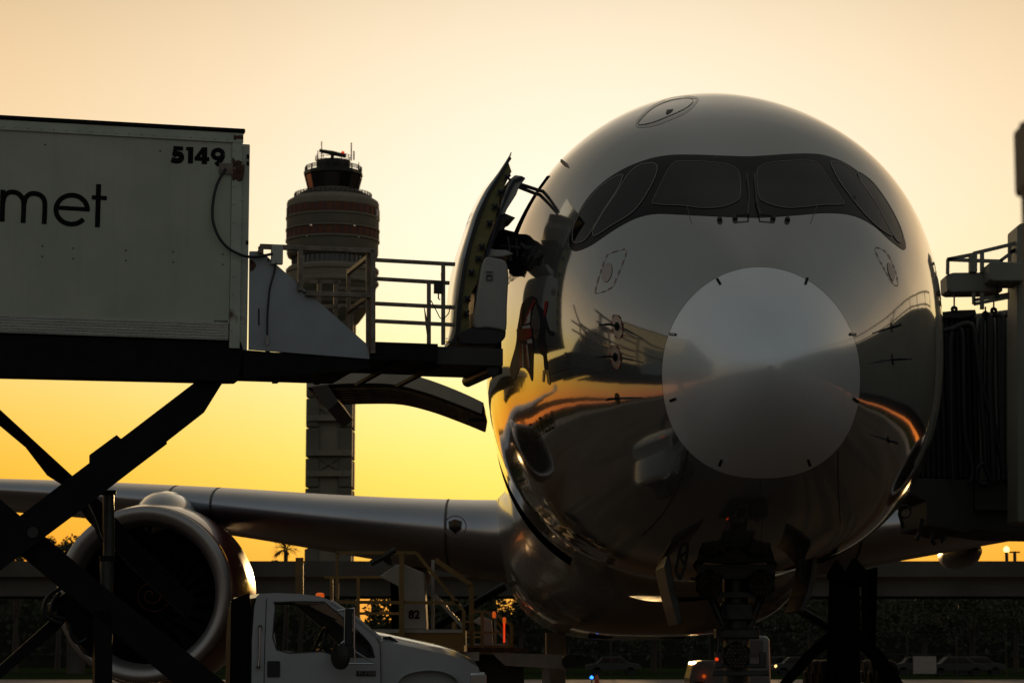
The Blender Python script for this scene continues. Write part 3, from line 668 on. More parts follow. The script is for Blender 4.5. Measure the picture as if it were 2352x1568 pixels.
def gdoor(pts, m='pearl'):
    MB().prism([P(x, y, Yg - .9) for x, y in pts], Vector((.0, 1.6, 0))).build('gear_door', m, ng, bevel=.01)
gdoor([(1531, 1275), (1538, 1275), (1546, 1330), (1560, 1385), (1568, 1432), (1558, 1434), (1546, 1395), (1533, 1340), (1525, 1300)], 'gear')
gdoor([(1868, 1280), (1876, 1280), (1872, 1330), (1862, 1372), (1846, 1405), (1838, 1400), (1853, 1360), (1862, 1320)], 'gear')
for q in ([(1560, 1272), (1578, 1272), (1573, 1300), (1562, 1330), (1552, 1310)], [(1838, 1285), (1850, 1285), (1848, 1330), (1840, 1340)]):
    gb = MB(); w4 = [P(x, y, Yg - .5) for x, y in q]
    for i in range(len(w4)): gb.bar(w4[i], w4[(i + 1) % len(w4)], .035)
    gb.bar(w4[0], w4[2], .03).build('door_hinge', 'gear', ng)
# ---------------- main gear
def main_gear(side):
    c = NOSE + AX * 36 + PT * side * 5.3; mg = bpy.data.objects.new('main_gear', None); S.collection.objects.link(mg); W[mg.name] = c; mg.parent = air; mg.location = c - W[air.name]
    MB().tube([c + Vector((0, 0, 3.9)), c + Vector((0, 0, 1.8))], .28, 16).tube([c + Vector((0, 0, 1.9)), c + Vector((0, 0, .75))], .19, 16).build('strut', 'gear', mg)
    MB().tube([c + Vector((0, 0, 1.9)), c + PT * -side * 2.2 + Vector((0, 0, 3.2))], .11).build('side_brace', 'gear', mg)
    MB().bar(c + AX * -1.7 + Vector((0, 0, .72)), c + AX * 1.7 + Vector((0, 0, .72)), .3).build('bogie_beam', 'gear', mg)
    for ds in (-1.45, 0, 1.45):
        for sx in (-1, 1):
            MB().lathe([(0, -.25), (.4, -.25), (.45, -.2), (.66, -.2), (.7, -.12), (.7, .12), (.66, .2), (.45, .2), (.4, .25), (0, .25)], c + AX * ds + PT * sx * .7 + Vector((0, 0, .7)), PT, 36).build('wheel', 'tyre', mg, smooth=True)
    MB().prism([c + PT * side * .5 + AX * -1.3 + Vector((0, 0, 3.6)), c + PT * side * .45 + AX * -1.0 + Vector((0, 0, 1.6)), c + PT * side * .45 + AX * 1.0 + Vector((0, 0, 1.6)), c + PT * side * .5 + AX * 1.3 + Vector((0, 0, 3.6))], PT * side * .05).build('gear_door', 'void', mg)
main_gear(-1); main_gear(1)

# ================================================================== CATERING TRUCK
TA = R(15); TU = Vector((math.cos(TA), math.sin(TA), 0)); TV = Vector((-math.sin(TA), math.cos(TA), 0)); TO = Vector((-2.83, 26, 0))
def TW(u, v, z): return TO + TU * u + TV * v + Vector((0, 0, z))
def TP(px, py, v=0.0):
    r = ray(px, py); c = Vector((0, 0, HC)); t = (v - (c - TO).dot(TV)) / r.dot(TV); return c + r * t
def TL(px, py, v=0.0):
    p = TP(px, py, v); return (p - TO).dot(TU), p.z
cat = thing('catering_truck', 'white catering truck with box body raised on a scissor lift at the airliner door', 'truck', TW(-1, 1.2, 0))
def tprism(name, pts, v0, v1, m, parent=cat, **k):
    return MB().prism([TP(x, y, v0) for x, y in pts], TV * (v1 - v0)).build(name, m, parent, **k)
ub, zt_ = TL(565, 297); _, zb_ = TL(540, 782); uL = -9.5; BW = 2.45
_, z_rt = TL(540, 742)
uf, _ = TL(573, 500)
def rivet(rv, u, z, v=-.018, r=.011): rv.lathe([(r, 0), (r * .8, .006), (r * .3, .009)], TW(u, v, z), -TV, 8, cap=True)
def tbox(name, u0, u1, v0, v1, z0, z1, m, parent=cat, rivets=(), **k):
    b = MB()
    for q in rivets: rivet(b, *q)
    return b.frame(TW((u0 + u1) / 2, (v0 + v1) / 2, (z0 + z1) / 2), TU * (u1 - u0) / 2, TV * (v1 - v0) / 2, Vector((0, 0, (z1 - z0) / 2))).build(name, m, parent, **k)
u_s, _ = TL(530, 500)       # seam between panel and corner post
body = tbox('cargo_box', uL, u_s, 0, BW, z_rt, zt_ - .10, 'boxw')
_, zp = TL(560, 800)
tbox('corner_post', u_s + .004, uf - .09, -.012, BW, zp, zt_ - .14, 'postw', rivets=[(u_s + a, zt_ - .25 - j * .2 + b, -.012) for j in range(11) for a, b in ((.03, 0), (.12, .05))])
tbox('front_post', uf - .09, uf, .03, BW, zp - .02, zt_ - .16, 'postw', bevel=.012)
tbox('roof_cap', uL, ub - .01, -.03, BW + .02, zt_ - .05, zt_, 'black', bevel=.012)
tbox('top_rail', uL, ub - .03, -.018, BW, zt_ - .16, zt_ - .052, 'postw', rivets=[(u_s - .05 - .135 * j, zt_ - .125) for j in range(44)])
tbox('bottom_rail', uL, u_s - .01, -.02, BW, zb_, z_rt - .002, 'alu', rivets=[(TL(x, 735 + x * .02)[0], z_rt - .04, -.02, .014) for x in (52, 167, 283, 400, 515)])
rr = MB()
for k in range(6): 
    z = zb_ + .02 + k * (z_rt - zb_ - .04) / 5
    rr.frame(TW((uL + u_s) / 2, -.024, z), TU * (u_s - uL - .02) / 2, TV * .004, Vector((0, 0, .006)))
rr.build('rail_ribs', 'alu', cat)
for x, y in ((97, 565), (97, 589), (168, 570), (168, 594), (289, 575), (289, 598), (398, 578), (398, 602), (512, 584), (512, 607), (368, 347), (104, 332), (104, 284)):
    MB().lathe([(.009, 0), (.006, .006)], TP(x, y, -.001), -TV, 8, cap=True).build('screw_head', 'steel', body)
for x, y, w_, h_ in ((569.7, 360, 6, 10), (569.7, 375, 6, 9), (568, 557, 6, 9)):
    MB().prism([TP(x - w_ / 2, y - h_ / 2, .02), TP(x + w_ / 2, y - h_ / 2, .02), TP(x + w_ / 2, y + h_ / 2, .02), TP(x - w_ / 2, y + h_ / 2, .02)], -TV * .004).build('slot', 'ink', body)
# rust patch on the corner post
def tdecal(name, pts, m, parent, v=-.016, k=3, sm=True, t=.002):
    q = smooth_poly(pts, True, k) if sm else pts
    return MB().prism([TP(a[0], a[1], v) for a in q], -TV * t).build(name, m, parent)
M['rustm'] = mat('rust', (.085, .04, .022), .9, 0, .7, 14)
tdecal('rust_patch', [(534, 362), (541, 370), (548, 368), (561, 377), (561, 395), (557, 414), (548, 417), (541, 412), (534, 415), (533, 390)], 'rustm', body, -.0125, 2, t=.0015)
tdecal('rust_patch', [(537, 310), (543, 312), (556, 311), (559, 320), (545, 319), (538, 322)], 'rustm', body, -.0185, 2, t=.0015)
# lettering
Z1 = lambda p: (.26856 * p[0], 229.7 + .26856 * p[1])
def tletter(name, strokes, v=-.003):
    mb = MB()
    for pts, w_ in strokes:
        if len(pts) > 2: pts = [tuple(p) for p in smooth_poly(pts, False, 5)]
        A, B = stroke(pts, w_); A = [TP(*Z1(a), v) for a in A]; B = [TP(*Z1(b), v) for b in B]
        mb.strip(A, B); mb.strip([p - TV * 0 for p in B], [p - TV * 0 for p in B]) if 0 else None
        v -= .0004
    return mb.build(name, 'ink', body, recalc=False)
tletter('company_lettering', [([(25, 768), (18, 1040)], 44), ([(26, 878), (36, 830), (68, 795), (110, 787), (155, 800), (190, 838), (203, 890), (198, 1052)], 42), ([(206, 890), (220, 838), (255, 805), (300, 800), (345, 815), (375, 850), (384, 905), (378, 1060)], 42)])
c = (613, 938); r = 134
tletter('company_lettering', [([(c[0] + r * 1.0 * math.cos(R(a)), c[1] - r * .92 * math.sin(R(a))) for a in range(-5, 331, 12)], 42), ([(490, 920), (768, 937)], 36)])
tletter('company_lettering', [([(844, 720), (833, 1088)], 43), ([(786, 832), (914, 840)], 36)])
tletter('fleet_number', [([(1486, 411), (1566, 417)], 36), ([(1502, 397), (1490, 478)], 34), ([(1481, 474), (1510, 460), (1540, 466), (1553, 490), (1540, 515), (1505, 521), (1466, 510)], 46)])
tletter('fleet_number', [([(1632, 402), (1629, 543)], 44), ([(1592, 416), (1640, 418)], 28)])
tletter('fleet_number', [([(1750, 405), (1748, 549)], 46), ([(1740, 418), (1672, 508)], 32), ([(1665, 502), (1790, 506)], 34)])
tletter('fleet_number', [([(1864 + 42 * math.cos(R(a)), 464 + 36 * math.sin(R(a))) for a in range(0, 361, 20)], 38), ([(1908, 478), (1885, 520), (1845, 556)], 40)])
V, Fc, wd, ht = text_mesh('GVW32350', offset=.012); g0 = TL(492, 739); g1 = TL(523, 740)
MB().add([TW(g0[0] + x * (g1[0] - g0[0]) / wd, -.004, g0[1] + y * (g1[0] - g0[0]) / wd) for x, y in V], Fc).build('weight_lettering', 'ink', body, recalc=False)
# hose
b1 = Z1((1932, 587))
MB().frame(TP(*b1, -.01), TU * .075, TV * .01, Vector((0, 0, .06))).build('hose_plate', 'rail', cat)
hp = [(519, 388), (512, 398), (498, 425), (490, 460), (488, 490), (491, 515), (503, 545), (522, 568), (546, 582), (566, 589), (590, 590), (612, 586), (626, 583)]
MB().tube([TP(x, y, -.06) for x, y in smooth_poly(hp, False, 3)], .016, 8).build('air_hose', 'rubber', cat, smooth=True)
MB().tube([TP(x, y, -.05) for x, y in smooth_poly([(634, 600), (630, 625), (620, 662), (616, 700), (614, 735), (614, 770)], False, 3)], .012, 8).build('pendant_cable', 'rubber', cat, smooth=True)
MB().frame(TP(636, 585, -.03), TU * .065, TV * .03, Vector((0, 0, .11))).build('junction_box', 'postw', cat, bevel=.01)
MB().tube([TP(614, 770, -.05), TP(614, 792, -.05)], .02).build('cable_plug', 'lining', cat)
# gusset
gs = tprism('gusset_plate', [(574, 577), (600, 577), (846, 793), (849, 824), (572, 802)], .0, .05, 'gusset')
for x, y in ((697, 671), (701, 671), (594, 577), (616, 598)): MB().lathe([(.012, 0), (.008, .01)], TP(x, y, -.001), -TV, 8, cap=True).build('bolt', 'steel', gs)
tdecal('cutout', [(574, 597), (582, 600), (588, 608), (584, 618), (574, 622)], 'rustm', gs, -.001)
tdecal('slot', [(593, 708), (596, 708), (596, 747), (593, 747)], 'ink', gs, -.001, sm=False)
tprism('gusset_plate', [(574, 577), (600, 577), (846, 793), (849, 824), (572, 802)], 2.3, 2.35, 'gusset')
# sub frame and platform
_, zs0 = TL(560, 800); _, zs1 = TL(560, 868)
us, _ = TL(560, 830)
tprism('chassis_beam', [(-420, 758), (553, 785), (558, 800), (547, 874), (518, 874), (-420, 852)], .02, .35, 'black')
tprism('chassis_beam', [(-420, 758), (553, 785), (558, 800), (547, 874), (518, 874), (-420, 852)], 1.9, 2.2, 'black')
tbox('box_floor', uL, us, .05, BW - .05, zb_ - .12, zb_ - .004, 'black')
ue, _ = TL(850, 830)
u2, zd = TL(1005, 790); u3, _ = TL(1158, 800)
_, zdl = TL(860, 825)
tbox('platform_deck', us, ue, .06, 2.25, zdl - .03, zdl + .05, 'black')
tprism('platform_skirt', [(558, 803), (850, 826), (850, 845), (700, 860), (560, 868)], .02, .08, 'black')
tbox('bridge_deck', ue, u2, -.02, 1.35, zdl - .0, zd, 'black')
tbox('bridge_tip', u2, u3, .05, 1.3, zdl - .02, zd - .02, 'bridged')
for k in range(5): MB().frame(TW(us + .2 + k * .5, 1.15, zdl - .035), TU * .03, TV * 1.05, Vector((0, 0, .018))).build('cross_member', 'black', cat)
MB().tube([TW(u3 - .1, .1, zdl - .06), TW(u3 - .1, 1.3, zdl - .06)], .07, 14).build('bumper_roll', 'rubber', cat)
tprism('bumper_bracket', [(1128, 812), (1150, 802), (1152, 824), (1141, 848), (1135, 846)], .2, .3, 'gear')
# railings: near side
def rails(v, segs, post, name='guard_rail', w=.045):
    mb = MB()
    for a, b in segs: mb.bar(TP(*a, v), TP(*b, v), w, w)
    o = mb.build(name, 'rail', cat, bevel=.006)
    for a, b in post: MB().bar(TP(*a, v), TP(*b, v), w, w, up=tuple(TV)).build('rail_post', 'rail', o, bevel=.006)
    return o
rails(-.03, [((597, 566), (860, 577)), ((702, 674), (855, 679))], [((599, 566), (599, 582)), ((690, 574), (690, 668)), ((856, 572), (856, 812))], w=.055)
rails(.02, [((862, 597), (1045, 607)), ((862, 640), (1032, 650)), ((862, 697), (1045, 706)), ((862, 737), (1045, 746))], [((1018, 606), (1018, 792)), ((985, 650), (985, 792)), ((845, 585), (845, 800))], w=.042)
pL = [(z := TL(x, y, -.03)) for x, y in ((597, 566), (860, 577))]
zt1 = TL(856, 577, -.03)[1]; u_a = TL(690, 574, -.03)[0]; u_b = TL(856, 577, -.03)[0]; u_c = TL(1018, 606, .02)[0]
fr_ = MB(); zdk = zd
for z in (zt1 - .02, zt1 - .32, zt1 - .55): fr_.bar(TW(u_a, 2.15, z), TW(u_b + .05, 2.15, z), .05)
for z in (TL(862, 597, .02)[1], TL(862, 640, .02)[1]): fr_.bar(TW(u_b, 2.15, z), TW(u_b + .4, 2.15, z), .04)
fro = fr_.build('guard_rail', 'rail', cat)
for u in (u_a, u_b - .2, u_b): MB().bar(TW(u, 2.15, zdk - .1), TW(u, 2.15, zt1), .05, .05, up=tuple(TV)).build('rail_post', 'rail', fro)
xr = MB()
for z in (zt1 - .05, zt1 - .5): xr.bar(TW(u_b - .03, 0, z), TW(u_b - .03, 1.2, z), .045)
xr.bar(TW(u_b - .03, 1.2, zdk - .1), TW(u_b - .03, 1.2, zt1), .045, up=tuple(TV)); xr.build('gate_rail', 'rail', cat)
MB().tube([TW(u_c, .02, zd + .1), TW(u_c + .12, .5, zd + .5), TW(u_c + .2, .9, zd + .95)], .02).build('stay_rod', 'rail', cat)
kc = MB(); kc.frame(TP(1007, 660, 0), TU * .05, TV * .02, Vector((0, 0, .07))); kc.tube([TP(1007, 672, 0), TP(1007, 686, 0), TP(1011, 688, 0)], .008); kc.build('safety_latch', 'steel', cat)
MB().tube([TP(x, y, .0) for x, y in smooth_poly([(990, 690), (1003, 715), (1014, 732), (1030, 720), (1034, 700)], False, 4)], .006, 6).build('chain', 'steel', cat)
tprism('kick_plate', [(974, 700), (984, 746), (984, 790), (978, 745)], .02, .04, 'rail')
# scissor lift
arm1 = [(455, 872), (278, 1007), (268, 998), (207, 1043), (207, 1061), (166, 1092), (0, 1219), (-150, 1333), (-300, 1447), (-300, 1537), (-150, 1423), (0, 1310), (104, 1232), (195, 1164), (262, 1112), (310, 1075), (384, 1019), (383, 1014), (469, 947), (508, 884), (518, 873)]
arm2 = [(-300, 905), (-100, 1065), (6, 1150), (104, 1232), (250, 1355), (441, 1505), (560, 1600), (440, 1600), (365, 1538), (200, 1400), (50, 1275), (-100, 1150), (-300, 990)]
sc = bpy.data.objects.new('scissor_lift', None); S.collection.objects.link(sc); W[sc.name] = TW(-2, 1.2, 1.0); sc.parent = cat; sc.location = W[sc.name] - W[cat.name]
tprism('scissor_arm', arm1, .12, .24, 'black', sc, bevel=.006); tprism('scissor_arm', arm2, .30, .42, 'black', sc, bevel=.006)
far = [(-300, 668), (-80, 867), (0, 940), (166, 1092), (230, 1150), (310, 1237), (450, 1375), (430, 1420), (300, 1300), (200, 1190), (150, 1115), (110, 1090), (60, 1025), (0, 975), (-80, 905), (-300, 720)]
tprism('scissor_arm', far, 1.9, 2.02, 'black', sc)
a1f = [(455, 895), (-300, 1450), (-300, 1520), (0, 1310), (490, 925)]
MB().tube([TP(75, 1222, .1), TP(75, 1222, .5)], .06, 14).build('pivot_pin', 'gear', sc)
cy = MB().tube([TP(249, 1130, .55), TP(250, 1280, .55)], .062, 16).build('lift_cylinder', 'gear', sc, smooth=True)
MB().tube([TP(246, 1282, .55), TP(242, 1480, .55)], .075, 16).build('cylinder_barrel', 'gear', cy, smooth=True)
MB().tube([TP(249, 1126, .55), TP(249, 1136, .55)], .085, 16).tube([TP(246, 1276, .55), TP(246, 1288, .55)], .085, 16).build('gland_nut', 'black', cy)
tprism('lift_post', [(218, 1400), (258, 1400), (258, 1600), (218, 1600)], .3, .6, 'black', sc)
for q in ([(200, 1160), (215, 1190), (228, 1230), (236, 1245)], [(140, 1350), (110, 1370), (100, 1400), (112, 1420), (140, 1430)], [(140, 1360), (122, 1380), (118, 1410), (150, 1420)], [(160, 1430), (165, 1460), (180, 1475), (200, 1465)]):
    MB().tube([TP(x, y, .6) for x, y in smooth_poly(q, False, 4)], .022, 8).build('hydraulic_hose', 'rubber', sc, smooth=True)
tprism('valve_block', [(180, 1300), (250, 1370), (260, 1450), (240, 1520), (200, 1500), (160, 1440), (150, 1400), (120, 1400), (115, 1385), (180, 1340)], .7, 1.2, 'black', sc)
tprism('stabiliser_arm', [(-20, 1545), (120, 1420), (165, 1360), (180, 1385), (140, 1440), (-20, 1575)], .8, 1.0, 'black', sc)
# chassis, wheels
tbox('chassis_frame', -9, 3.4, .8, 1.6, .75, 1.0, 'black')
for u in (-6.5, 2.35):
    for v in (.38, 2.0):
        MB().lathe([(0, -.14), (.25, -.14), (.28, -.1), (.44, -.14), (.48, -.08), (.48, .08), (.44, .14), (.28, .1), (.25, .14), (0, .14)], TW(u, v, .48), TV, 32).build('wheel', 'tyre', cat, smooth=True)
# ---- cab
VC = .22
Z3 = lambda L: [(516.8 + .29296 * x, 1205.9 + .29296 * y) for x, y in L]
Zs = Z3([(205, 1400), (210, 900), (228, 640), (245, 575), (275, 545), (400, 541), (600, 548), (740, 565), (830, 600), (1020, 728), (1200, 880), (1215, 900), (1222, 1400)])
cabs = Zs
CW = 1.85
cb = bpy.data.objects.new('driver_cab', None); S.collection.objects.link(cb); W[cb.name] = TW(1, 1.2, .9); cb.parent = cat; cb.location = W[cb.name] - W[cat.name]
winZ = [(410, 603), (740, 600), (800, 620), (1000, 790), (1130, 920), (1165, 1010), (1160, 1032), (1030, 1030), (870, 1025), (760, 985), (405, 972), (397, 640)]
win = Z3(winZ)
def side_panel(v, t, name):
    """cab side with the window cut out"""
    outer = [TL(x, y, VC) for x, y in cabs]; inner = [TL(x, y, VC) for x, y in smooth_poly(win, True, 2)]
    V = [Vector(p) for p in outer + inner]; no, ni = len(outer), len(inner)
    E = [(i, (i + 1) % no) for i in range(no)] + [(no + i, no + (i + 1) % ni) for i in range(ni)]
    r = delaunay_2d_cdt(V, E, [], 0, 1e-6); F2 = []
    def ins(q, poly):
        c = False; j = len(poly) - 1
        for i in range(len(poly)):
            a, b = poly[i], poly[j]
            if (a[1] > q.y) != (b[1] > q.y) and q.x < (b[0] - a[0]) * (q.y - a[1]) / (b[1] - a[1]) + a[0]: c = not c
            j = i
        return c
    for f in r[2]:
        ce = sum((r[0][i] for i in f), Vector((0, 0))) / len(f)
        if ins(ce, outer) and not ins(ce, inner): F2.append(tuple(f))
    return MB().add([TW(p.x, v, p.y) for p in r[0]], F2).build(name, 'cab', cb, solid=t)
side_panel(VC, .04, 'cab_side'); side_panel(VC + CW, .04, 'cab_side')
sk = [TL(x, y, VC) for x, y in cabs]
MB().strip([TW(u, VC + .0, z) for u, z in sk[3:9]], [TW(u, VC + CW, z) for u, z in sk[3:9]]).build('cab_roof', 'cab', cb, solid=.03)
MB().strip([TW(u, VC + .0, z) for u, z in sk[:4]], [TW(u, VC + CW, z) for u, z in sk[:4]]).build('cab_back', 'black', cb, solid=.03)
MB().strip([TW(u, VC + .03, z) for u, z in sk[8:11]], [TW(u, VC + CW - .03, z) for u, z in sk[8:11]]).build('windscreen', 'cabglass', cb, solid=.01)
MB().tube([TW(u, VC, z) for u, z in sk[8:12]], .03, 8).build('screen_pillar', 'cab', cb)
# interior
su, sz = TL(*Z3([(560, 1000)])[0], VC)
MB().frame(TW(su, 1.2, sz - .35), TU * .3, TV * .8, Vector((0, 0, .1))).frame(TW(su - .32, 1.2, sz), TU * .08, TV * .8, Vector((0, 0, .38))).build('seat', 'rubber', cb, bevel=.03)
du, dz = TL(*Z3([(800, 930)])[0], VC)
stc = TW(du, VC + .45, dz); ring_ = [stc + (TU * .35 + Vector((0, 0, .93))).normalized() * .2 * math.cos(a) + TV * .2 * math.sin(a) for a in [2 * math.pi * k / 24 for k in range(25)]]
MB().tube(ring_, .016, 8).tube([stc, stc + TU * .3 - Vector((0, 0, .2))], .03).build('steering_wheel', 'steel', cb)
MB().frame(TW(du + .35, 1.2, dz - .18), TU * .15, TV * .9, Vector((0, 0, .14))).build('dashboard', 'rubber', cb)
# door
dpts = Z3([(325, 575), (310, 1000), (303, 1400)])
for q in (dpts, Z3([(1190, 885), (1215, 930), (1222, 1050), (1222, 1400)])):
    A, B = stroke(q, 1.6); MB().strip([TP(p.x, p.y, VC - .024) for p in A], [TP(p.x, p.y, VC - .024) for p in B]).build('door_seam', 'ink', cb)
A, B = stroke(smooth_poly(win, True, 3) + [Vector(win[0])], 3); MB().strip([TP(p.x, p.y, VC - .026) for p in A], [TP(p.x, p.y, VC - .026) for p in B]).build('window_rubber', 'rubber', cb)
q = Z3([(1005, 795), (990, 1030)]); 
tprism('fuel_flap', Z3([(340, 1062), (425, 1062), (432, 1070), (432, 1180), (425, 1188), (340, 1188), (332, 1180), (332, 1070)]), VC - .03, VC - .022, 'rubber', cb)
MB().tube([TP(*p, VC - .08) for p in Z3([(277, 795), (273, 830), (266, 1060), (262, 1105)])], .014, 10).build('grab_handle', 'chrome', cb)
for p in Z3([(277, 795), (262, 1105)]): MB().tube([TP(*p, VC - .09), TP(*p, VC - .02)], .022, 10).build('handle_mount', 'steel', cb)
bd = tprism('model_badge', Z3([(1032, 1138), (1182, 1138), (1182, 1180), (1032, 1180)]), VC - .032, VC - .022, 'rubber', cb)
V, Fc, wd, ht = text_mesh('F-750', offset=.01); p0 = TL(*Z3([(1045, 1172)])[0], VC); p1 = TL(*Z3([(1170, 1172)])[0], VC); k = (p1[0] - p0[0]) / wd
MB().add([TW(p0[0] + x * k, VC - .0345, p0[1] + y * k * .75) for x, y in V], Fc).build('badge_lettering', 'seal', bd, recalc=False)
# mirrors
mr = MB()
for a, b in (((880, 668), (1015, 650)), ((940, 655), (935, 960)), ((1012, 645), (1012, 960)), ((905, 1082), (1165, 1082)), ((1015, 960), (1015, 1082)), ((1015, 985), (1165, 1078)), ((935, 905), (890, 940))):
    mr.tube([TP(*Z3([a])[0], VC - .30), TP(*Z3([b])[0], VC - .30)], .010, 8)
mo = mr.build('mirror_bracket', 'chrome', cb)
MB().prism([TP(*p, VC - .34) for p in Z3([(945, 650), (1003, 650), (1000, 940), (945, 940)])], TV * .06).build('wing_mirror', 'rubber', mo, bevel=.01)
MB().lathe([(.01, -.03), (.10, -.02), (.14, 0), (.145, .03), (.0, .05)], TP(*Z3([(895, 1025)])[0], VC - .3), TU + TV * .6, 24).build('round_mirror', 'steel', mo, smooth=True)
# hood
hood = Z3([(1213, 902), (1340, 925), (1550, 970), (1740, 1010), (1880, 1050), (1990, 1110), (2010, 1180), (2012, 1400)])
hk_ = [TL(x, y, VC) for x, y in hood]; rows = []
for u, z in hk_:
    r = []
    for j in range(13):
        f_ = j / 12; vv = VC + .02 + f_ * (CW - .04); crown = .13 * math.sin(math.pi * f_) ** .6; r.append(TW(u, vv, z + (crown if z > 1.0 else 0)))
    rows.append(r)
MB().grid(rows).build('bonnet', 'cab', cb, smooth=True, angle=60)
hs = [TW(u, VC + .02, z) for u, z in hk_] 
ua = TL(*Z3([(1216, 1400)])[0], VC)[0]
for o_ in (0, CW - .05): MB().prism([p + TV * o_ for p in hs + [TW(ua, VC + .02, hk_[-1][1])]], TV * .03).build('wing_panel', 'cab', cb)
A_, B_ = stroke([Vector(p) for p in smooth_poly(Z3([(1330, 1400), (1345, 1260), (1395, 1185), (1480, 1150), (1600, 1135), (1720, 1150), (1810, 1200), (1850, 1290), (1870, 1400)]), False, 4)], 9)
ar = MB(); ar.grid([[TP(p.x, p.y, VC + .02) for p in A_], [TP(p.x, p.y, VC - .10) for p in [a.lerp(b, .5) for a, b in zip(A_, B_)]], [TP(p.x, p.y, VC + .02) for p in B_]]); ar.build('wheel_arch', 'cab', cb, smooth=True)
gu = hk_[-2][0]
MB().frame(TW(gu + .02, 1.2, 1.1), TU * .03, TV * .6, Vector((0, 0, .25))).build('grille', 'steel', cb)
MB().frame(TW(gu - .03, VC + .1, 1.2), TU * .1, TV * .1, Vector((0, 0, .12))).build('headlight', 'chrome', cb, bevel=.03)
for p in Z3([(745, 548),]): MB().lathe([(.05, -.02), (.045, .02), (.02, .03)], TP(*p, VC + .5), (0, 0, 1), 14, cap=True).build('roof_marker', 'amber', cb)
MB().tube([TP(*p, VC + .1) for p in Z3([(1240, 885), (1290, 880), (1350, 920)])], .02).build('wiper', 'rubber', cb)
tprism('cab_guard', [(540, 1375), (574, 1362), (575, 1600), (537, 1600)], .3, .6, 'void', cat)

# ================================================================== CONTROL TOWER
TY = 450.0; k_ = TY / F; tcx = P(761.8, 784, TY).x
def tz(py): return P(761.8, py, TY).z
def z8(y): return tz(315.8 + .16482 * y)
def z2(y): return tz(287.1 + .26856 * y)
def rad(dpx): return dpx * k_
C0 = Vector((tcx, TY, 0))
tw = thing('control_tower', 'round concrete air traffic control tower with dark red bands behind the walkway', 'tower', C0)
def ring(name, prof, m, n=64, parent=tw, smooth=True, a0=0, **k): return MB().lathe([(r, z) for r, z in prof], C0, (0, 0, 1), n, a0).build(name, m, parent, smooth=smooth, **k)
q = .16482
Rd = rad(108)
ring('roof_house', [(.1, z8(330)), (rad(260 * q), z8(332)), (rad(260 * q), z8(345)), (rad(252 * q), z8(350)), (rad(252 * q), z8(470))], 'steel', 8, smooth=False, a0=R(22.5))
ring('cab_roof', [(.1, z8(478)), (rad(405 * q), z8(482)), (rad(425 * q), z8(500)), (rad(425 * q), z8(535)), (rad(405 * q), z8(548)), (.1, z8(552))], 'steel', 12, smooth=False, a0=R(15))
glass = ring('cab_glazing', [(rad(404 * q), z8(550)), (rad(352 * q), z8(745))], 'tglass', 12, smooth=False, a0=R(15))
for j in range(12):
    a = R(15) + 2 * math.pi * j / 12; dxy = Vector((math.sin(a), math.cos(a), 0)); dxy = Vector((math.cos(a), math.sin(a), 0))
    MB().tube([C0 + dxy * rad(405 * q) + Vector((0, 0, z8(550))), C0 + dxy * rad(353 * q) + Vector((0, 0, z8(745)))], .18, 6).build('glazing_bar', 'steel', glass)
ring('cab_base', [(rad(352 * q), z8(742)), (rad(360 * q), z8(748)), (rad(420 * q), z8(770)), (rad(500 * q), z8(815)), (rad(540 * q), z8(860)), (.1, z8(862))], 'conc')
ring('shoulder', [(rad(552 * q), z8(850)), (rad(556 * q), z8(862)), (rad(600 * q), z8(880)), (rad(640 * q), z8(905)), (rad(652 * q), z8(935)), (rad(652 * q), z8(1004))], 'conc', 96)
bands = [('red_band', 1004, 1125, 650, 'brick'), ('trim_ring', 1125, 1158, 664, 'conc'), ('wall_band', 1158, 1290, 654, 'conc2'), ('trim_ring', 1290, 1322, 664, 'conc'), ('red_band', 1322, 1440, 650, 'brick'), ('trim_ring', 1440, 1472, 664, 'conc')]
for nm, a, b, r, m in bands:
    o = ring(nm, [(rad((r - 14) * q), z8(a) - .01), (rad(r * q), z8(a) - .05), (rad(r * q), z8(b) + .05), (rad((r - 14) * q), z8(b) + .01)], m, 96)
    if nm == 'red_band':
        for j in range(34):
            an = 2 * math.pi * j / 34; dxy = Vector((math.cos(an), math.sin(an), 0)); MB().bar(C0 + dxy * rad(r * q) + Vector((0, 0, z8(a))), C0 + dxy * rad(r * q) + Vector((0, 0, z8(b))), .22, .22).build('panel_joint', 'line', o)
for an in (-12, -3.5):
    dxy = Vector((math.cos(R(an)), math.sin(R(an)), 0)); MB().frame(C0 + dxy * rad(652 * q) + Vector((0, 0, z8(1100))), dxy * .1, Vector((-dxy.y, dxy.x, 0)) * .9, Vector((0, 0, 1.0))).build('window', 'mark_white', tw)
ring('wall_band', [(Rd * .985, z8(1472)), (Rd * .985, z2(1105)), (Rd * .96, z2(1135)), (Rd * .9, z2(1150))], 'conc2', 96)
ring('window_band', [(Rd * .86, z2(1150)), (Rd * .86, z2(1215))], 'tglass', 48)
for j in range(48):
    an = 2 * math.pi * j / 48; dxy = Vector((math.cos(an), math.sin(an), 0)); MB().bar(C0 + dxy * Rd * .87 + Vector((0, 0, z2(1150))), C0 + dxy * Rd * .87 + Vector((0, 0, z2(1215))), .2, .2).build('window_mullion', 'conc2', tw)
ring('lower_ring', [(Rd * .84, z2(1212)), (Rd * .95, z2(1225)), (Rd * 1.0, z2(1245)), (Rd * 1.0, z2(1270)), (Rd * .975, z2(1280)), (Rd * .975, z2(1340)), (Rd * 1.0, z2(1350)), (Rd * 1.0, z2(1370)), (Rd * .95, z2(1390))], 'conc', 96)
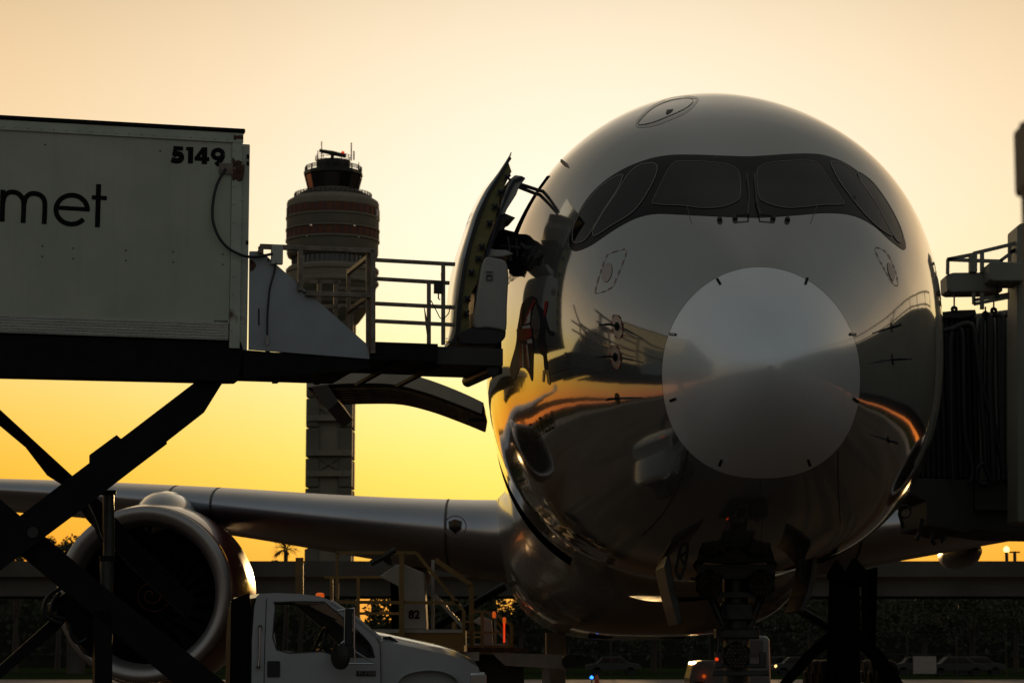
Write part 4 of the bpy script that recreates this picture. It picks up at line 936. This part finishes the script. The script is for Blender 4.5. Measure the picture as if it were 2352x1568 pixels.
ring('lower_cone', [(Rd * .95, z2(1390)), (Rd * .93, z2(1430)), (Rd * .90, z2(1440)), (Rd * .87, z2(1500)), (Rd * .83, z2(1550)), (Rd * .79, z2(1560)), (Rd * .70, z2(1625)), (Rd * .58, z2(1690)), (Rd * .5, z2(1720))], 'conc2', 48)
def trail(r, z0, z1, n, nm='balcony_rail', nh=3, t=.12):
    mb = MB()
    for h in range(nh):
        z = z0 + (z1 - z0) * (h + 1) / nh; mb.tube([C0 + Vector((math.cos(2 * math.pi * j / n) * r, math.sin(2 * math.pi * j / n) * r, z)) for j in range(n + 1)], t / 2, 5)
    o = mb.build(nm, 'steel', tw)
    for j in range(n):
        a = 2 * math.pi * j / n; MB().bar(C0 + Vector((math.cos(a) * r, math.sin(a) * r, z0)), C0 + Vector((math.cos(a) * r, math.sin(a) * r, z1)), t * 1.3, t * 1.3).build('rail_post', 'steel', o)
trail(rad(545 * q), z8(860), z8(795), 48, t=.14, nh=4); trail(rad(398 * q), z8(480), z8(418), 16, nh=3, t=.2); trail(rad(255 * q), z8(330), z8(262), 12, nh=2, t=.1)
for x, y0, y1, r in ((627, 330, 70, .10), (1045, 330, 90, .12), (573, 330, 200, .08), (1082, 330, 205, .14), (1152, 480, 360, .08), (1283, 860, 780, .07)):
    X = P(631.6 + q * x, 784, TY).x; MB().tube([(X, TY - 1, z8(y0)), (X, TY - 1, z8(y1))], r, 6).build('antenna', 'steel', tw)
rx = [P(631.6 + q * x, 315.8 + q * y, TY) for x, y in ((618, 183), (800, 218), (990, 262))]
MB().tube(rx, [.32, .45, .4], 8).tube([rx[1], rx[1] - Vector((0, 0, 3.2))], .35, 8).build('radar_antenna', 'steel', tw)
MB().lathe([(.3, 0), (.3, .5), (.1, .6)], rx[2] + Vector((-.6, 0, .4)), (0, 0, 1), 10, cap=True).build('beacon', 'redlamp', tw)
# shaft
hw = rad(53)
sh = MB().box((tcx, TY, z2(1640) / 2), (hw * 2 - 1.0, hw * 2 - 1.0, z2(1640))).build('shaft', 'conc', tw)
zbe = [tz(y) for y in (878, 965, 1044, 1091, 1185, 1232)]
pw = rad(31)
for sx in (-1, 1):
    for sy in (-1, 1):
        p_ = MB()
        ztop = z2(1600); z = ztop
        while z > 1:
            hgt = 5.6; p_.box((tcx + sx * (hw - pw / 2), TY + sy * (hw - pw / 2), z - hgt / 2), (pw, pw, hgt - .25)); z -= hgt
        p_.build('corner_pier', 'conc2', sh, bevel=.2)
for zc in zbe:
    b_ = MB().box((tcx, TY - hw + .3, zc), (hw * 2 - .15, 1.3, rad(13))).box((tcx, TY - hw - .15, zc), (rad(62), 1.0, rad(13)))
    b_.build('beam_band', 'conc', sh)
for zc in (tz(1067), tz(953)):
    xb = MB(); w_ = rad(22); h_ = rad(14); y = TY - hw + .35
    xb.bar((tcx - w_, y, zc - h_), (tcx + w_, y, zc + h_), .5); xb.bar((tcx - w_, y - .01, zc + h_), (tcx + w_, y - .01, zc - h_), .5); xb.build('cross_brace', 'conc2', sh)

# ================================================================== OVERPASS, FENCE, FAR THINGS
OY = 200.0
def oz(py): return P(1176, py, OY).z
ov = thing('road_overpass', 'long grey concrete road overpass crossing behind the apron', 'overpass', (0, OY, 0))
MB().box((0, OY, (oz(1288) + oz(1324)) / 2), (420, .5, oz(1288) - oz(1324))).build('parapet', 'over', ov)
MB().box((0, OY + 5.5, (oz(1323) + oz(1368)) / 2), (420, 10, oz(1323) - oz(1368))).build('girder', 'over', ov)
for x in (-74, -55, -37, 52, 80):
    MB().tube([(x, OY + 5, 0), (x, OY + 5, oz(1368))], .8, 16).build('pier', 'over', ov)
for i, px in enumerate((2278, 2296)):
    X = P(px, 0, OY + 3).x; lp = thing('lamp_post', ('short lamp post with lit globe on the overpass at right', 'bare signal mast with crossbar on the overpass at right')[i], 'lamp post', (X, OY + 3, oz(1288)))
    MB().tube([(X, OY + 3, oz(1288)), (X, OY + 3, oz(1262))], .14, 8).build('pole', 'steel', lp)
    if i == 0: MB().lathe([(.02, -.3), (.22, -.15), (.26, 0), (.2, .2), (.02, .3)], (X, OY + 3, oz(1258)), (0, 0, 1), 12).build('globe', 'headlamp', lp)
    else: MB().box((X, OY + 3, oz(1264)), (.9, .1, .12)).build('crossbar', 'steel', lp)
sgn = thing('road_sign', 'pale rectangular road sign panel standing on the overpass at right', 'sign', (P(2200, 0, OY).x, OY - .5, oz(1288)))
MB().prism([P(x, y, OY - .5) for x, y in ((2192, 1264), (2210, 1262), (2211, 1285), (2193, 1284))], (0, .2, 0)).build('sign_panel', 'whitegse', sgn)
# fence
fn = thing('chain_link_fence', 'low dark chain link fence along the grass verge', 'fence', (0, 170, 0))
FY = 176.0
for i in range(-18, 19):
    X = i * 3.6; MB().tube([(X, FY, 0), (X, FY, 3.0)], .05, 6).build('fence_post', 'steel', fn)
wr = MB()
for z in (3.0, 1.6, .15): wr.tube([(-70, FY, z), (70, FY, z)], .03, 5)
z = .2
x = -66
while x < 66:
    wr.add([(x, FY, .15), (x + .02, FY, .15), (x + 2.87, FY, 3.0), (x + 2.85, FY, 3.0)], [(0, 1, 2, 3)]); wr.add([(x + 2.85, FY, .15), (x + 2.87, FY, .15), (x + .02, FY, 3.0), (x, FY, 3.0)], [(0, 1, 2, 3)]); x += .35
wr.build('wire_mesh', 'steel', fn)
sb = thing('notice_board', 'small pale square board on the fence behind the right wing', 'sign', (P(2124, 1526, 168).x, 168, .6))
MB().box((P(2124, 1526, 168).x, 168, P(2124, 1526, 168).z), (1.6, .08, 1.2)).build('board', 'mark_grey', sb)
MB().tube([(P(2124, 1526, 168).x, 168.1, 0), (P(2124, 1526, 168).x, 168.1, 1.2)], .05).build('board_post', 'steel', sb)
# trees
def leafmesh(nl, rx, rz, seed, size):
    rnd = random.Random(seed); mb = MB(); clumps = [(Vector((rnd.gauss(0, .45) * rx, rnd.gauss(0, .45) * rx, rnd.uniform(-.7, .8) * rz)), rnd.uniform(.25, .5) * rx) for _ in range(14)]
    for _ in range(nl):
        c, r = rnd.choice(clumps); d = Vector((rnd.gauss(0, 1), rnd.gauss(0, 1), rnd.gauss(0, 1))).normalized(); p = c + d * r * rnd.uniform(.5, 1.05)
        a = Vector((rnd.gauss(0, 1), rnd.gauss(0, 1), rnd.gauss(0, 1))).normalized() * size * rnd.uniform(.6, 1.3); b = a.cross(d).normalized() * size * rnd.uniform(.3, .7)
        mb.add([p - a, p + b, p + a, p - b], [(0, 1, 2, 3)])
    return mb
tree_lab = ['rounded dark tree', 'broad leafy tree', 'thin ragged tree', 'low spreading tree']
def tree(X, Y, h, rx, seed, label):
    t_ = thing('tree', label, 'tree', (X, Y, 0), 'trees beyond the overpass')
    c = Vector((X, Y, h - rx * .75)); mb = leafmesh(1500, rx, rx * .75, seed, .22)
    for v in mb.v: v += c
    mb.build('crown', 'leaf', t_, recalc=False)
    tr = MB().tube([(X, Y, 0), (X + .1, Y, h * .45), (X - .1, Y, h - rx)], [.28, .2, .1], 8)
    for j in range(5):
        a = j * 1.3 + seed; tr.tube([(X, Y, h * .4), (X + math.cos(a) * rx * .6, Y + math.sin(a) * rx * .6, h - rx * .6)], [.1, .03], 5)
    tr.build('trunk', 'bark', t_)
txs = [(35, 232, 11.3, 2.6), (135, 236, 12.8, 2.8), (250, 228, 8, 4), (420, 226, 8, 4.2), (560, 230, 8, 3.6), (620, 226, 10.2, 1.6), (690, 229, 10.3, 1.7), (770, 232, 8.5, 3.9), (905, 228, 7.4, 2.6), (985, 235, 8, 3.2), (1060, 229, 8.3, 3.4), (1195, 226, 7.6, 2.5),
       (1300, 232, 8, 4), (1500, 228, 8, 4), (1700, 232, 7.8, 3.6), (1860, 227, 8, 4), (1990, 234, 8, 3.5), (2120, 228, 7.8, 3.3), (2230, 233, 8, 3.6), (2330, 228, 8, 3.4)]
def wood():
    rnd = random.Random(11); mb = MB(); Yw = 300.0; rows = []
    def hgt(px):
        h = 10.3 + 1.0 * math.sin(px * .031) + .8 * math.sin(px * .083 + 1) + .5 * math.sin(px * .21)
        for a, b, hh in ((812, 900, 5.4), (1138, 1190, 6.6)):
            if a < px < b: h = hh + .4 * math.sin(px * .4)
        return h
    prev = None; px = -500
    while px < 2900:
        X = P(px, 1400, Yw).x; h = hgt(px) * .97; rows.append([Vector((X, Yw + 6, 0)), Vector((X, Yw + 3, h * .6)), Vector((X, Yw + 7, h)), Vector((X, Yw + 12, h * .9)), Vector((X, Yw + 14, 0))]); px += 12
    mb.grid(rows)
    for _ in range(16000):
        px = rnd.uniform(-450, 2850); h = hgt(px); z = h * (1 - rnd.random() ** 2 * .9) + rnd.gauss(0, .25); c = Vector((P(px, 1400, Yw).x, Yw + rnd.uniform(0, 9), z))
        a = Vector((rnd.gauss(0, 1), rnd.gauss(0, 1), rnd.gauss(0, 1))).normalized() * rnd.uniform(.25, .7); b = a.cross(Vector((rnd.gauss(0, 1), rnd.gauss(0, 1), rnd.gauss(0, 1)))).normalized() * .3
        mb.add([c - a, c + b, c + a, c - b], [(0, 1, 2, 3)])
    o = mb.build('distant_wood', 'leaf', recalc=False); o['kind'] = 'stuff'
wood()
where = ['bare-topped tree rising over the overpass at the far left edge', 'ragged tree rising over the overpass behind the scissor arms', 'dark tree under the overpass behind the left engine', 'dark tree under the overpass right of the left engine', 'dark bush behind the truck cab roof',
         'small round bush just left of the palm', 'bushy treetop just right of the palm', 'wide dark tree behind the yellow frame', 'short tree beside the bright gap under the overpass', 'leafy tree behind the numbered pedestal', 'leafy tree behind the yellow stair rail', 'tree against the orange gap beside the belly',
         'dark tree behind the left part of the belly', 'dark tree behind the nose gear doors', 'dark tree behind the nose gear', 'dark tree behind the main gear', 'dark tree right of the main gear', 'dark tree above the notice board', 'dark tree under the overpass near the lamp post', 'dark tree at the far right under the overpass']
for i, ((px, Y, h, rx), lab) in enumerate(zip(txs, where)): tree(P(px, 1400, Y).x, Y, h, rx, i + 3, lab)
pc = P(656, 1262, 236); pm = thing('palm_tree', 'fan palm silhouetted against the orange sky left of the tower shaft', 'palm tree', (pc.x, 236, 0))
MB().tube([(pc.x, 236, 0), (pc.x + .2, 236, 6), (pc.x, 236, pc.z)], [.3, .22, .2], 8).build('trunk', 'bark', pm)
pf = MB(); rnd = random.Random(4)
for j in range(34):
    a = rnd.uniform(0, 6.28); e = rnd.uniform(-.5, 1.3); d = Vector((math.cos(a) * math.cos(e), math.sin(a) * math.cos(e), math.sin(e))); ln = rnd.uniform(1.3, 1.8); base = pc + Vector((0, 0, .1))
    for t_ in range(7):
        d2 = (d + Vector((rnd.gauss(0, .25), rnd.gauss(0, .25), rnd.gauss(0, .25)))).normalized(); sd = d2.cross(Vector((0, 0, 1))).normalized() * .05
        pf.add([base + d * ln * .4, base + d * ln * .4 + d2 * ln * .35 + sd, base + d * ln * .4 + d2 * ln * .65 - Vector((0, 0, .15)), base + d * ln * .4 + d2 * ln * .35 - sd], [(0, 1, 2, 3)])
    pf.tube([base, base + d * ln * .45], .03, 4)
pf.build('crown', 'leaf', pm, recalc=False)
# parked cars far off with lit lamps
def car(px, py, Y, lab, lamps=True):
    X = P(px, 0, Y).x; t_ = thing('parked_car', lab, 'car', (X, Y, 0), 'cars parked beyond the fence')
    prof = [(-2.1, .35), (-2.15, .8), (-1.3, .95), (-.8, 1.42), (.6, 1.45), (1.2, .98), (2.05, .85), (2.15, .4)]
    MB().prism([(X + a, Y - .85, b) for a, b in prof], (0, 1.7, 0)).build('body', 'bridged', t_, bevel=.06)
    MB().prism([(X + a, Y - .87, b) for a, b in [(-1.15, .98), (-.75, 1.36), (.55, 1.38), (1.0, .98)]], (0, .01, 0)).build('side_window', 'cabglass', t_)
    for w_ in (-1.3, 1.3):
        for yy in (-.75, .75): MB().lathe([(0, -.1), (.32, -.1), (.32, .1), (0, .1)], (X + w_, Y + yy, .32), (0, 1, 0), 18).build('wheel', 'tyre', t_)
    if lamps:
        for w_ in (-1.9, 1.9): MB().lathe([(.01, -.05), (.10, 0), (.08, .1)], (X + w_, Y - .88, .72), (0, 1, 0), 10).build('headlight', 'headlamp', t_)
for i, (px, Y, lam) in enumerate(((1758, 190, 1), (1812, 186, 1), (2075, 190, 1), (2205, 188, 0), (2160, 180, 0), (1400, 188, 0))):
    car(px, 0, Y, ['dark car with lit lamps behind the nose gear', 'dark car with lit lamps between the nose gear and the main gear', 'dark car with lit lamps right of the main gear', 'unlit dark car furthest right behind the fence', 'unlit dark car just right of the notice board', 'unlit dark car below the belly fairing'][i], lam)
# street lights seen as points above the cars
# cone, blue lamp
cp = P(1371, 1568, 100); cn = thing('traffic_cone', 'orange traffic cone on the service road under the belly', 'cone', (cp.x, 100, 0))
MB().lathe([(.2, .03), (.04, .72), (.0, .74)], (cp.x, 100, 0), (0, 0, 1), 16).build('cone_body', 'cone', cn, smooth=True); MB().box((cp.x, 100, .015), (.45, .45, .03)).build('cone_base', 'rubber', cn)
bp_ = P(1359, 1555, 108); bl = thing('taxiway_lamp', 'small blue edge lamp beside the orange cone', 'lamp', (bp_.x, 108, 0)); MB().tube([(bp_.x, 108, 0), (bp_.x, 108, bp_.z)], .03).build('stake', 'steel', bl)
MB().lathe([(.02, -.07), (.09, 0), (.02, .09)], (bp_.x, 108, bp_.z), (0, 0, 1), 10).build('lens', 'blue', bl)

# ================================================================== LOADERS
def loader(Y, conv, name_lab, num, sc_=1.0, ox=0, oy=0):
    f = lambda p, y=Y: P(516.8 + .29296 * (p[0] * sc_ + ox), 1205.9 + .29296 * (p[1] * sc_ + oy), y)
    base = f((1400, 1200)); t_ = thing('cargo_loader', name_lab, 'loader', (base.x, Y, 0))
    def path(nm, seg, y, w_=.06, m='yellow'):
        mb = MB()
        for a, b in zip(seg, seg[1:]): mb.bar(f(a, y), f(b, y), w_, w_, up=(0, 1, 0))
        return mb.build(nm, m, t_)
    path('hand_rail', [(880, 600), (880, 215), (1500, 215), (1870, 670), (1875, 940)], Y)
    path('rail_post', [(1385, 215), (1385, 940)], Y - .05, .09); path('hand_rail', [(890, 600), (1830, 608)], Y)
    path('hand_rail', [(780, 405), (1240, 405)], Y + 2.2, .05); path('rail_post', [(835, 405), (835, 800)], Y + 2.2, .06); path('rail_post', [(1045, 405), (1045, 800)], Y + 2.2, .06)
    path('hand_rail', [(890, 690), (1360, 690)], Y + 2.2, .05)
    path('hand_rail', [(1650, 270), (1930, 465), (1935, 950)], Y + 1.2, .09)
    path('rail_post', [(1630, 270), (1628, 810)], Y + .8, .06, 'whitegse'); path('stair_rail', [(1640, 545), (1870, 800)], Y + .8, .07, 'whitegse')
    MB().prism([f(p, Y + .2) for p in ((1210, 400), (1335, 312), (1400, 305), (1560, 372), (1582, 812), (1370, 812), (1362, 475))], (0, .9, 0)).build('control_pedestal', 'whitegse', t_, bevel=.02)
    MB().prism([f(p, Y + .1) for p in ((1080, 812), (1875, 815), (1875, 842), (1080, 840))], (0, 2.6, 0)).build('deck_edge', 'whitegse', t_)
    MB().prism([f(p, Y + .12) for p in ((1080, 842), (1875, 842), (1875, 990), (1080, 990))], (0, 2.5, 0)).build('side_panel', 'ypan', t_)
    MB().prism([f(p, Y + .3) for p in ((1000, 992), (1990, 992), (1990, 1060), (1000, 1060))], (0, 2.2, 0)).build('chassis', 'whitegse', t_)
    for p in ((1150, 1150), (1850, 1150)): MB().lathe([(0, -.15), (.4, -.15), (.4, .15), (0, .15)], Vector((f(p).x, Y + .5, .4)), (0, 1, 0), 24).build('wheel', 'tyre', t_)
    if num:
        V, Fc, wd, ht = text_mesh(num, offset=.035); a = f((1437, 728), Y + .19); b = f((1527, 728), Y + .19); k = (b.x - a.x) / wd
        MB().add([(a.x + x * k, Y + .19, a.z + y * k * 1.0) for x, y in V], Fc).build('number_lettering', 'ink', t_, recalc=False)
    return t_, f
ld, fl = loader(44, None, 'yellow-railed cargo loader with stencilled number pedestal beneath the wing', '82')
MB().bar(P(688, 1280, 50), P(688, 1364, 50), .16, .1, up=(0, 1, 0)).build('mast', 'yellow', ld)
MB().tube([P(852, 1293, 44), P(882, 1278, 44), P(908, 1262, 44)], .06).prism([P(x, y, 44.2) for x, y in ((870, 1278), (895, 1272), (903, 1300), (890, 1296))], (0, .3, 0)).build('work_lamp', 'steel', ld)
ld2, f2 = loader(66, None, 'distant smaller cargo loader with amber beacons right of the truck bonnet', None, .42, 1435, 585)
for p in ((2110, 700), (2190, 745)): MB().lathe([(.04, -.08), (.05, .04), (.02, .09)], P(516.8 + .29296 * p[0], 1205.9 + .29296 * p[1], 65), (0, 0, 1), 10).build('beacon', 'amber', ld2)
MB().bar(P(1158, 1425, 65.1), P(1158, 1475, 65.1), .05).build('glowing_reflector', 'redlamp', ld2)  # unlit reflector; its red shine is put in as emission of the lamp material
# deck behind the bonnet with pale arm
dk = thing('belt_loader', 'low grey belt loader with black front roller past the truck bonnet', 'loader', (P(1190, 1500, 46).x, 46, 0))
MB().prism([P(x, y, 46) for x, y in ((1075, 1486), (1215, 1487), (1215, 1497), (1075, 1497))], (0, 1.2, 0)).build('conveyor_bed', 'rustm', dk)
MB().prism([P(x, y, 45.9) for x, y in ((1078, 1498), (1292, 1502), (1294, 1536), (1160, 1528), (1130, 1500))], (0, .2, 0)).build('boom', 'mark_grey', dk, bevel=.02)
MB().prism([P(x, y, 46.2) for x, y in ((1078, 1502), (1200, 1502), (1205, 1580), (1090, 1580))], (0, 1.2, 0)).build('body', 'bridged', dk)
MB().lathe([(0, -.5), (.13, -.5), (.13, .5), (0, .5)], P(1305, 1518, 46.3), (0, 1, 0), 18).build('roller', 'rubber', dk)
MB().prism([P(x, y, 46) for x, y in ((1245, 1535), (1262, 1535), (1262, 1600), (1245, 1600))], (0, .2, 0)).build('support_leg', 'mark_grey', dk)
MB().lathe([(0, -.2), (.3, -.2), (.3, .2), (0, .2)], (P(1150, 1500, 46).x, 46, .3), (0, 1, 0), 20).build('wheel', 'tyre', dk)
cabi = thing('equipment_cabinet', 'tall plain grey cabinet standing below the belly fairing', 'cabinet', (P(1277, 1500, 60).x, 60, 0))
MB().prism([P(x, y, 60) for x, y in ((1254, 1452), (1299, 1452), (1299, 1600), (1254, 1600))], (0, .8, 0)).build('cabinet_body', 'mark_grey', cabi, bevel=.02); MB().box(P(1292, 1520, 59.98), (.03, .03, .2)).build('cabinet_handle', 'steel', cabi)
# white tractor behind the nose gear
wt = thing('service_truck', 'small white truck with sunlit bonnet behind the nose gear', 'truck', (P(1680, 1500, 62).x, 62, 0))
zz = lambda L: [(1493 + .3652 * x, 1205.9 + .3652 * y) for x, y in L]
MB().prism([P(x, y, 62) for x, y in zz([(610, 690), (730, 695), (752, 715), (762, 1050), (560, 1050), (560, 850), (600, 740)])], (0, 1.9, 0)).build('cab', 'cab', wt, bevel=.05)
MB().prism([P(x, y, 61.97) for x, y in zz([(635, 722), (712, 722), (710, 820), (625, 822)])], (0, .02, 0)).build('cab_window', 'cabglass', wt)
MB().prism([P(x, y, 62.1) for x, y in zz([(560, 850), (330, 848), (270, 865), (245, 960), (245, 1050), (560, 1050)])], (0, 1.7, 0)).build('bonnet', 'cab', wt, bevel=.06)
MB().lathe([(.01, -.02), (.05, 0), (.04, .06)], P(*zz([(340, 948)])[0], 61.95), (0, 1, 0), 12).build('indicator', 'amber', wt)
for x in (300, 690): MB().lathe([(0, -.14), (.42, -.14), (.42, .14), (0, .14)], Vector((P(*zz([(x, 0)])[0], 62).x, 62.2, .42)), (0, 1, 0), 24).build('wheel', 'tyre', wt)
# trestle beside the main gear
ts = thing('support_trestle', 'black splayed steel trestle with tall column beside the main gear', 'trestle', (P(1942, 1500, 46).x, 46, 0))
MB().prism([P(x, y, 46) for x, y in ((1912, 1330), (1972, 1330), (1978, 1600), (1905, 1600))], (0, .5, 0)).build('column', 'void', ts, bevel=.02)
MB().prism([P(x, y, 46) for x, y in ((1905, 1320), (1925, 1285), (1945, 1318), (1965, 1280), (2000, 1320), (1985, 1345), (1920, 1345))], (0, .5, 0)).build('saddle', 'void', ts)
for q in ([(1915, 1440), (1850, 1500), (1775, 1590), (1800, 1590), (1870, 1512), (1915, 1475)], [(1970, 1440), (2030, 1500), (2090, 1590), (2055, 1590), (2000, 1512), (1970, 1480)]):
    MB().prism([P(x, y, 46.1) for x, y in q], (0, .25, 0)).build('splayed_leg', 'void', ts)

# ================================================================== JET BRIDGE
jb = thing('jet_bridge', 'grey passenger boarding bridge with black bellows at the right edge', 'jet bridge', P(2290, 1500, 41) * 1.0 - Vector((0, 0, P(2290, 1500, 41).z)))
JY = 40.5
zj = lambda L: [(1950 + .366 * x, 631.6 + .366 * y) for x, y in L]
def jp(nm, pts, y, d, m, **k): return MB().prism([P(a, b, y) for a, b in pts], (0, d, 0)).build(nm, m, jb, **k)
be = MB(); z0 = P(2150, 1096, JY).z; z1 = P(2150, 718, JY).z
xa = P(2095, 800, JY).x; xb_ = P(2243, 800, JY).x; nb = 12
for j in range(nb):
    x = xa + (xb_ - xa) * (j + .5) / nb; be.box((x, JY + 1.6, (z0 + z1) / 2), ((xb_ - xa) / nb * .55, 3.2, z1 - z0)); be.box((x + (xb_ - xa) / nb * .5, JY + 1.6, (z0 + z1) / 2), ((xb_ - xa) / nb * .5, 3.0, z1 - z0 - .12))
be.build('bellows', 'bellows', jb)
jp('canopy_hood', [(2148, 714), (2165, 716), (2205, 712), (2240, 711), (2243, 722), (2210, 730), (2150, 728)], JY - .1, 3.4, 'bellows')
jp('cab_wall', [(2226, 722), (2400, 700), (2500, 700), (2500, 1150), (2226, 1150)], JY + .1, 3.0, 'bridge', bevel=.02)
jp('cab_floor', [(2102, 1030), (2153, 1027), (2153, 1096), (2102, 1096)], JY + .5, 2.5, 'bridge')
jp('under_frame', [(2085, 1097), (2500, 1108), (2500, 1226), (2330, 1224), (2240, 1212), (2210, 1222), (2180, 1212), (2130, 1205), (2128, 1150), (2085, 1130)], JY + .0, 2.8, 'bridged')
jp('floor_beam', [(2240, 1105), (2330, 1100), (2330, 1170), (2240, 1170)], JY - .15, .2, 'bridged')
def hose(pts, r=.05, y=JY - .25): MB().tube([P(a, b, y) for a, b in smooth_poly(zj(pts), False, 4)], r, 10).build('service_hose', 'rubber', jb, smooth=True)
hose([(880, 250), (850, 265), (832, 320), (830, 700), (850, 1000), (860, 1200), (900, 1300)]); hose([(880, 250), (888, 400), (885, 700), (900, 1000), (910, 1290)], .07)
hose([(900, 245), (935, 260), (942, 330), (948, 700), (955, 1000), (960, 1200), (1000, 1290)], .05); hose([(930, 245), (962, 270), (966, 360), (965, 700), (966, 1000), (968, 1280)], .06)
hose([(980, 248), (1030, 255), (1060, 290), (1070, 400), (1078, 600), (1090, 760), (1110, 900)]); hose([(640, 345), (700, 315), (755, 308), (785, 350), (805, 480), (830, 680), (880, 850), (950, 1100), (1000, 1250), (1100, 1400)], .055)
hose([(590, 350), (640, 338), (690, 330), (715, 400), (720, 700), (730, 1000), (765, 1150), (775, 1240), (760, 1300)], .045); hose([(650, 345), (640, 450), (642, 800), (645, 1100), (650, 1200), (655, 1280)], .045)
hose([(860, 1170), (815, 1200), (800, 1250), (815, 1300), (870, 1310)], .04)
# ring hook under
MB().tube([P(2078 + 13 * math.cos(a), 1174 + 14 * math.sin(a), JY) for a in [2 * math.pi * k / 20 for k in range(21)]], .02, 6).tube([P(2068, 1160, JY), P(2066, 1180, JY), P(2075, 1212, JY)], .03).build('cable_loop', 'rubber', jb)
for q in ([(2145, 1220), (2140, 1240), (2148, 1250)], [(2160, 1220), (2165, 1245), (2172, 1230)], [(2118, 1190), (2112, 1225), (2105, 1240)]): MB().tube([P(a, b, JY) for a, b in q], .035).build('cable_loop', 'rubber', jb)
# catwalk
Z7 = lambda L: [(2010 + .293 * x, 229.7 + .293 * y) for x, y in L]
CY_ = 38.0
cw = jp('catwalk_beam', Z7([(560, 1368), (615, 1352), (1000, 1348), (1000, 1500), (600, 1505), (566, 1490)]), CY_, .6, 'bridge', bevel=.02)
jp('catwalk_box', Z7([(897, 1272), (950, 1264), (1180, 1275), (1180, 1418), (935, 1418), (900, 1405)]), CY_ - .5, .8, 'bridge', bevel=.02)
cr = MB()
for a, b in (((565, 1250), (770, 1210)), ((770, 1203), (1125, 1118)), ((565, 1250), (760, 1258)), ((760, 1258), (1000, 1265)), ((980, 1262), (1125, 1155)), ((1050, 1190), (1125, 1175))):
    a, b = Z7([a, b]); cr.bar(P(*a, CY_), P(*b, CY_), .055)
cro = cr.build('catwalk_rail', 'bridge', jb)
for a, b, w_ in (((570, 1250), (568, 1365), .05), ((766, 1205), (766, 1350), .12), ((838, 1195), (838, 1350), .06), ((1054, 1140), (1054, 1265), .05), ((773, 1508), (773, 1600), .05), ((838, 1508), (838, 1640), .06), ((773, 1600), (1050, 1545), .05), ((773, 1570), (1050, 1520), .05)):
    a, b = Z7([a, b]); MB().bar(P(*a, CY_), P(*b, CY_), w_, w_, up=(0, 1, 0)).build('rail_post', 'bridge', cro)
for x0, y0, y1 in ((620, 1520, 1640), (955, 1440, 1540), (865, 1620, 1680), (930, 1540, 1650)):
    a, b = Z7([(x0, y0), (x0, y1)]); MB().tube([P(*a, CY_), P(*b, CY_)], .014, 6).lathe([(.02, -.05), (.06, 0), (.02, .05)], P(*b, CY_), (0, 1, 0), 12).build('hose_hanger', 'steel', jb)
jp('bridge_column', [(2337, 518), (2346, 512), (2420, 512), (2420, 1200), (2337, 1200)], CY_ - .2, .8, 'bridge', bevel=.03)
# tunnel running from the cab to the terminal, out of frame on the right
def jw(x, y, z): return Vector((x, y, z))
tn = MB(); a = Vector((11.5, 41.5, 6.0)); b = Vector((15.5, 2.0, 6.3)); 
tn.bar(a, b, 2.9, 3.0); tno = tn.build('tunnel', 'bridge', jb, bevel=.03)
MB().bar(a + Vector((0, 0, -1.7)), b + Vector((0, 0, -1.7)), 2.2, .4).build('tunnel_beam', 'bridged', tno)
tr_ = MB()
for k in range(20): 
    p = a.lerp(b, k / 19) + Vector((0, 0, 1.5)); tr_.bar(p, p + Vector((0, 0, 1.1)), .06)
tr_.bar(a + Vector((0, 0, 2.6)), b + Vector((0, 0, 2.6)), .06).bar(a + Vector((0, 0, 2.1)), b + Vector((0, 0, 2.1)), .06); tr_.build('tunnel_rail', 'rail', tno)
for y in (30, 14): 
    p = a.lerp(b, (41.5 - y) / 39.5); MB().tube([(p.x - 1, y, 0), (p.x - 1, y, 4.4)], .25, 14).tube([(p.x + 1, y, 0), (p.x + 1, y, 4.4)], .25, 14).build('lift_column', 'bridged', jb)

# ================================================================== NEAR POST
NY = 5.0; nx = P(2367, 784, NY).x
np_ = thing('steel_post', 'blurred dark steel post at the right edge close to the camera', 'post', (nx + .08, NY, 0))
MB().tube([(nx + .065, NY, 0), (nx + .065, NY, P(2343, 284, NY).z)], .075, 24).build('shaft', 'brownpost', np_)
MB().box((nx + .065, NY, (P(2343, 284, NY).z + P(2343, 440, NY).z) / 2), (.15, .15, P(2343, 284, NY).z - P(2343, 440, NY).z)).build('head_box', 'brownpost', np_, bevel=.01)
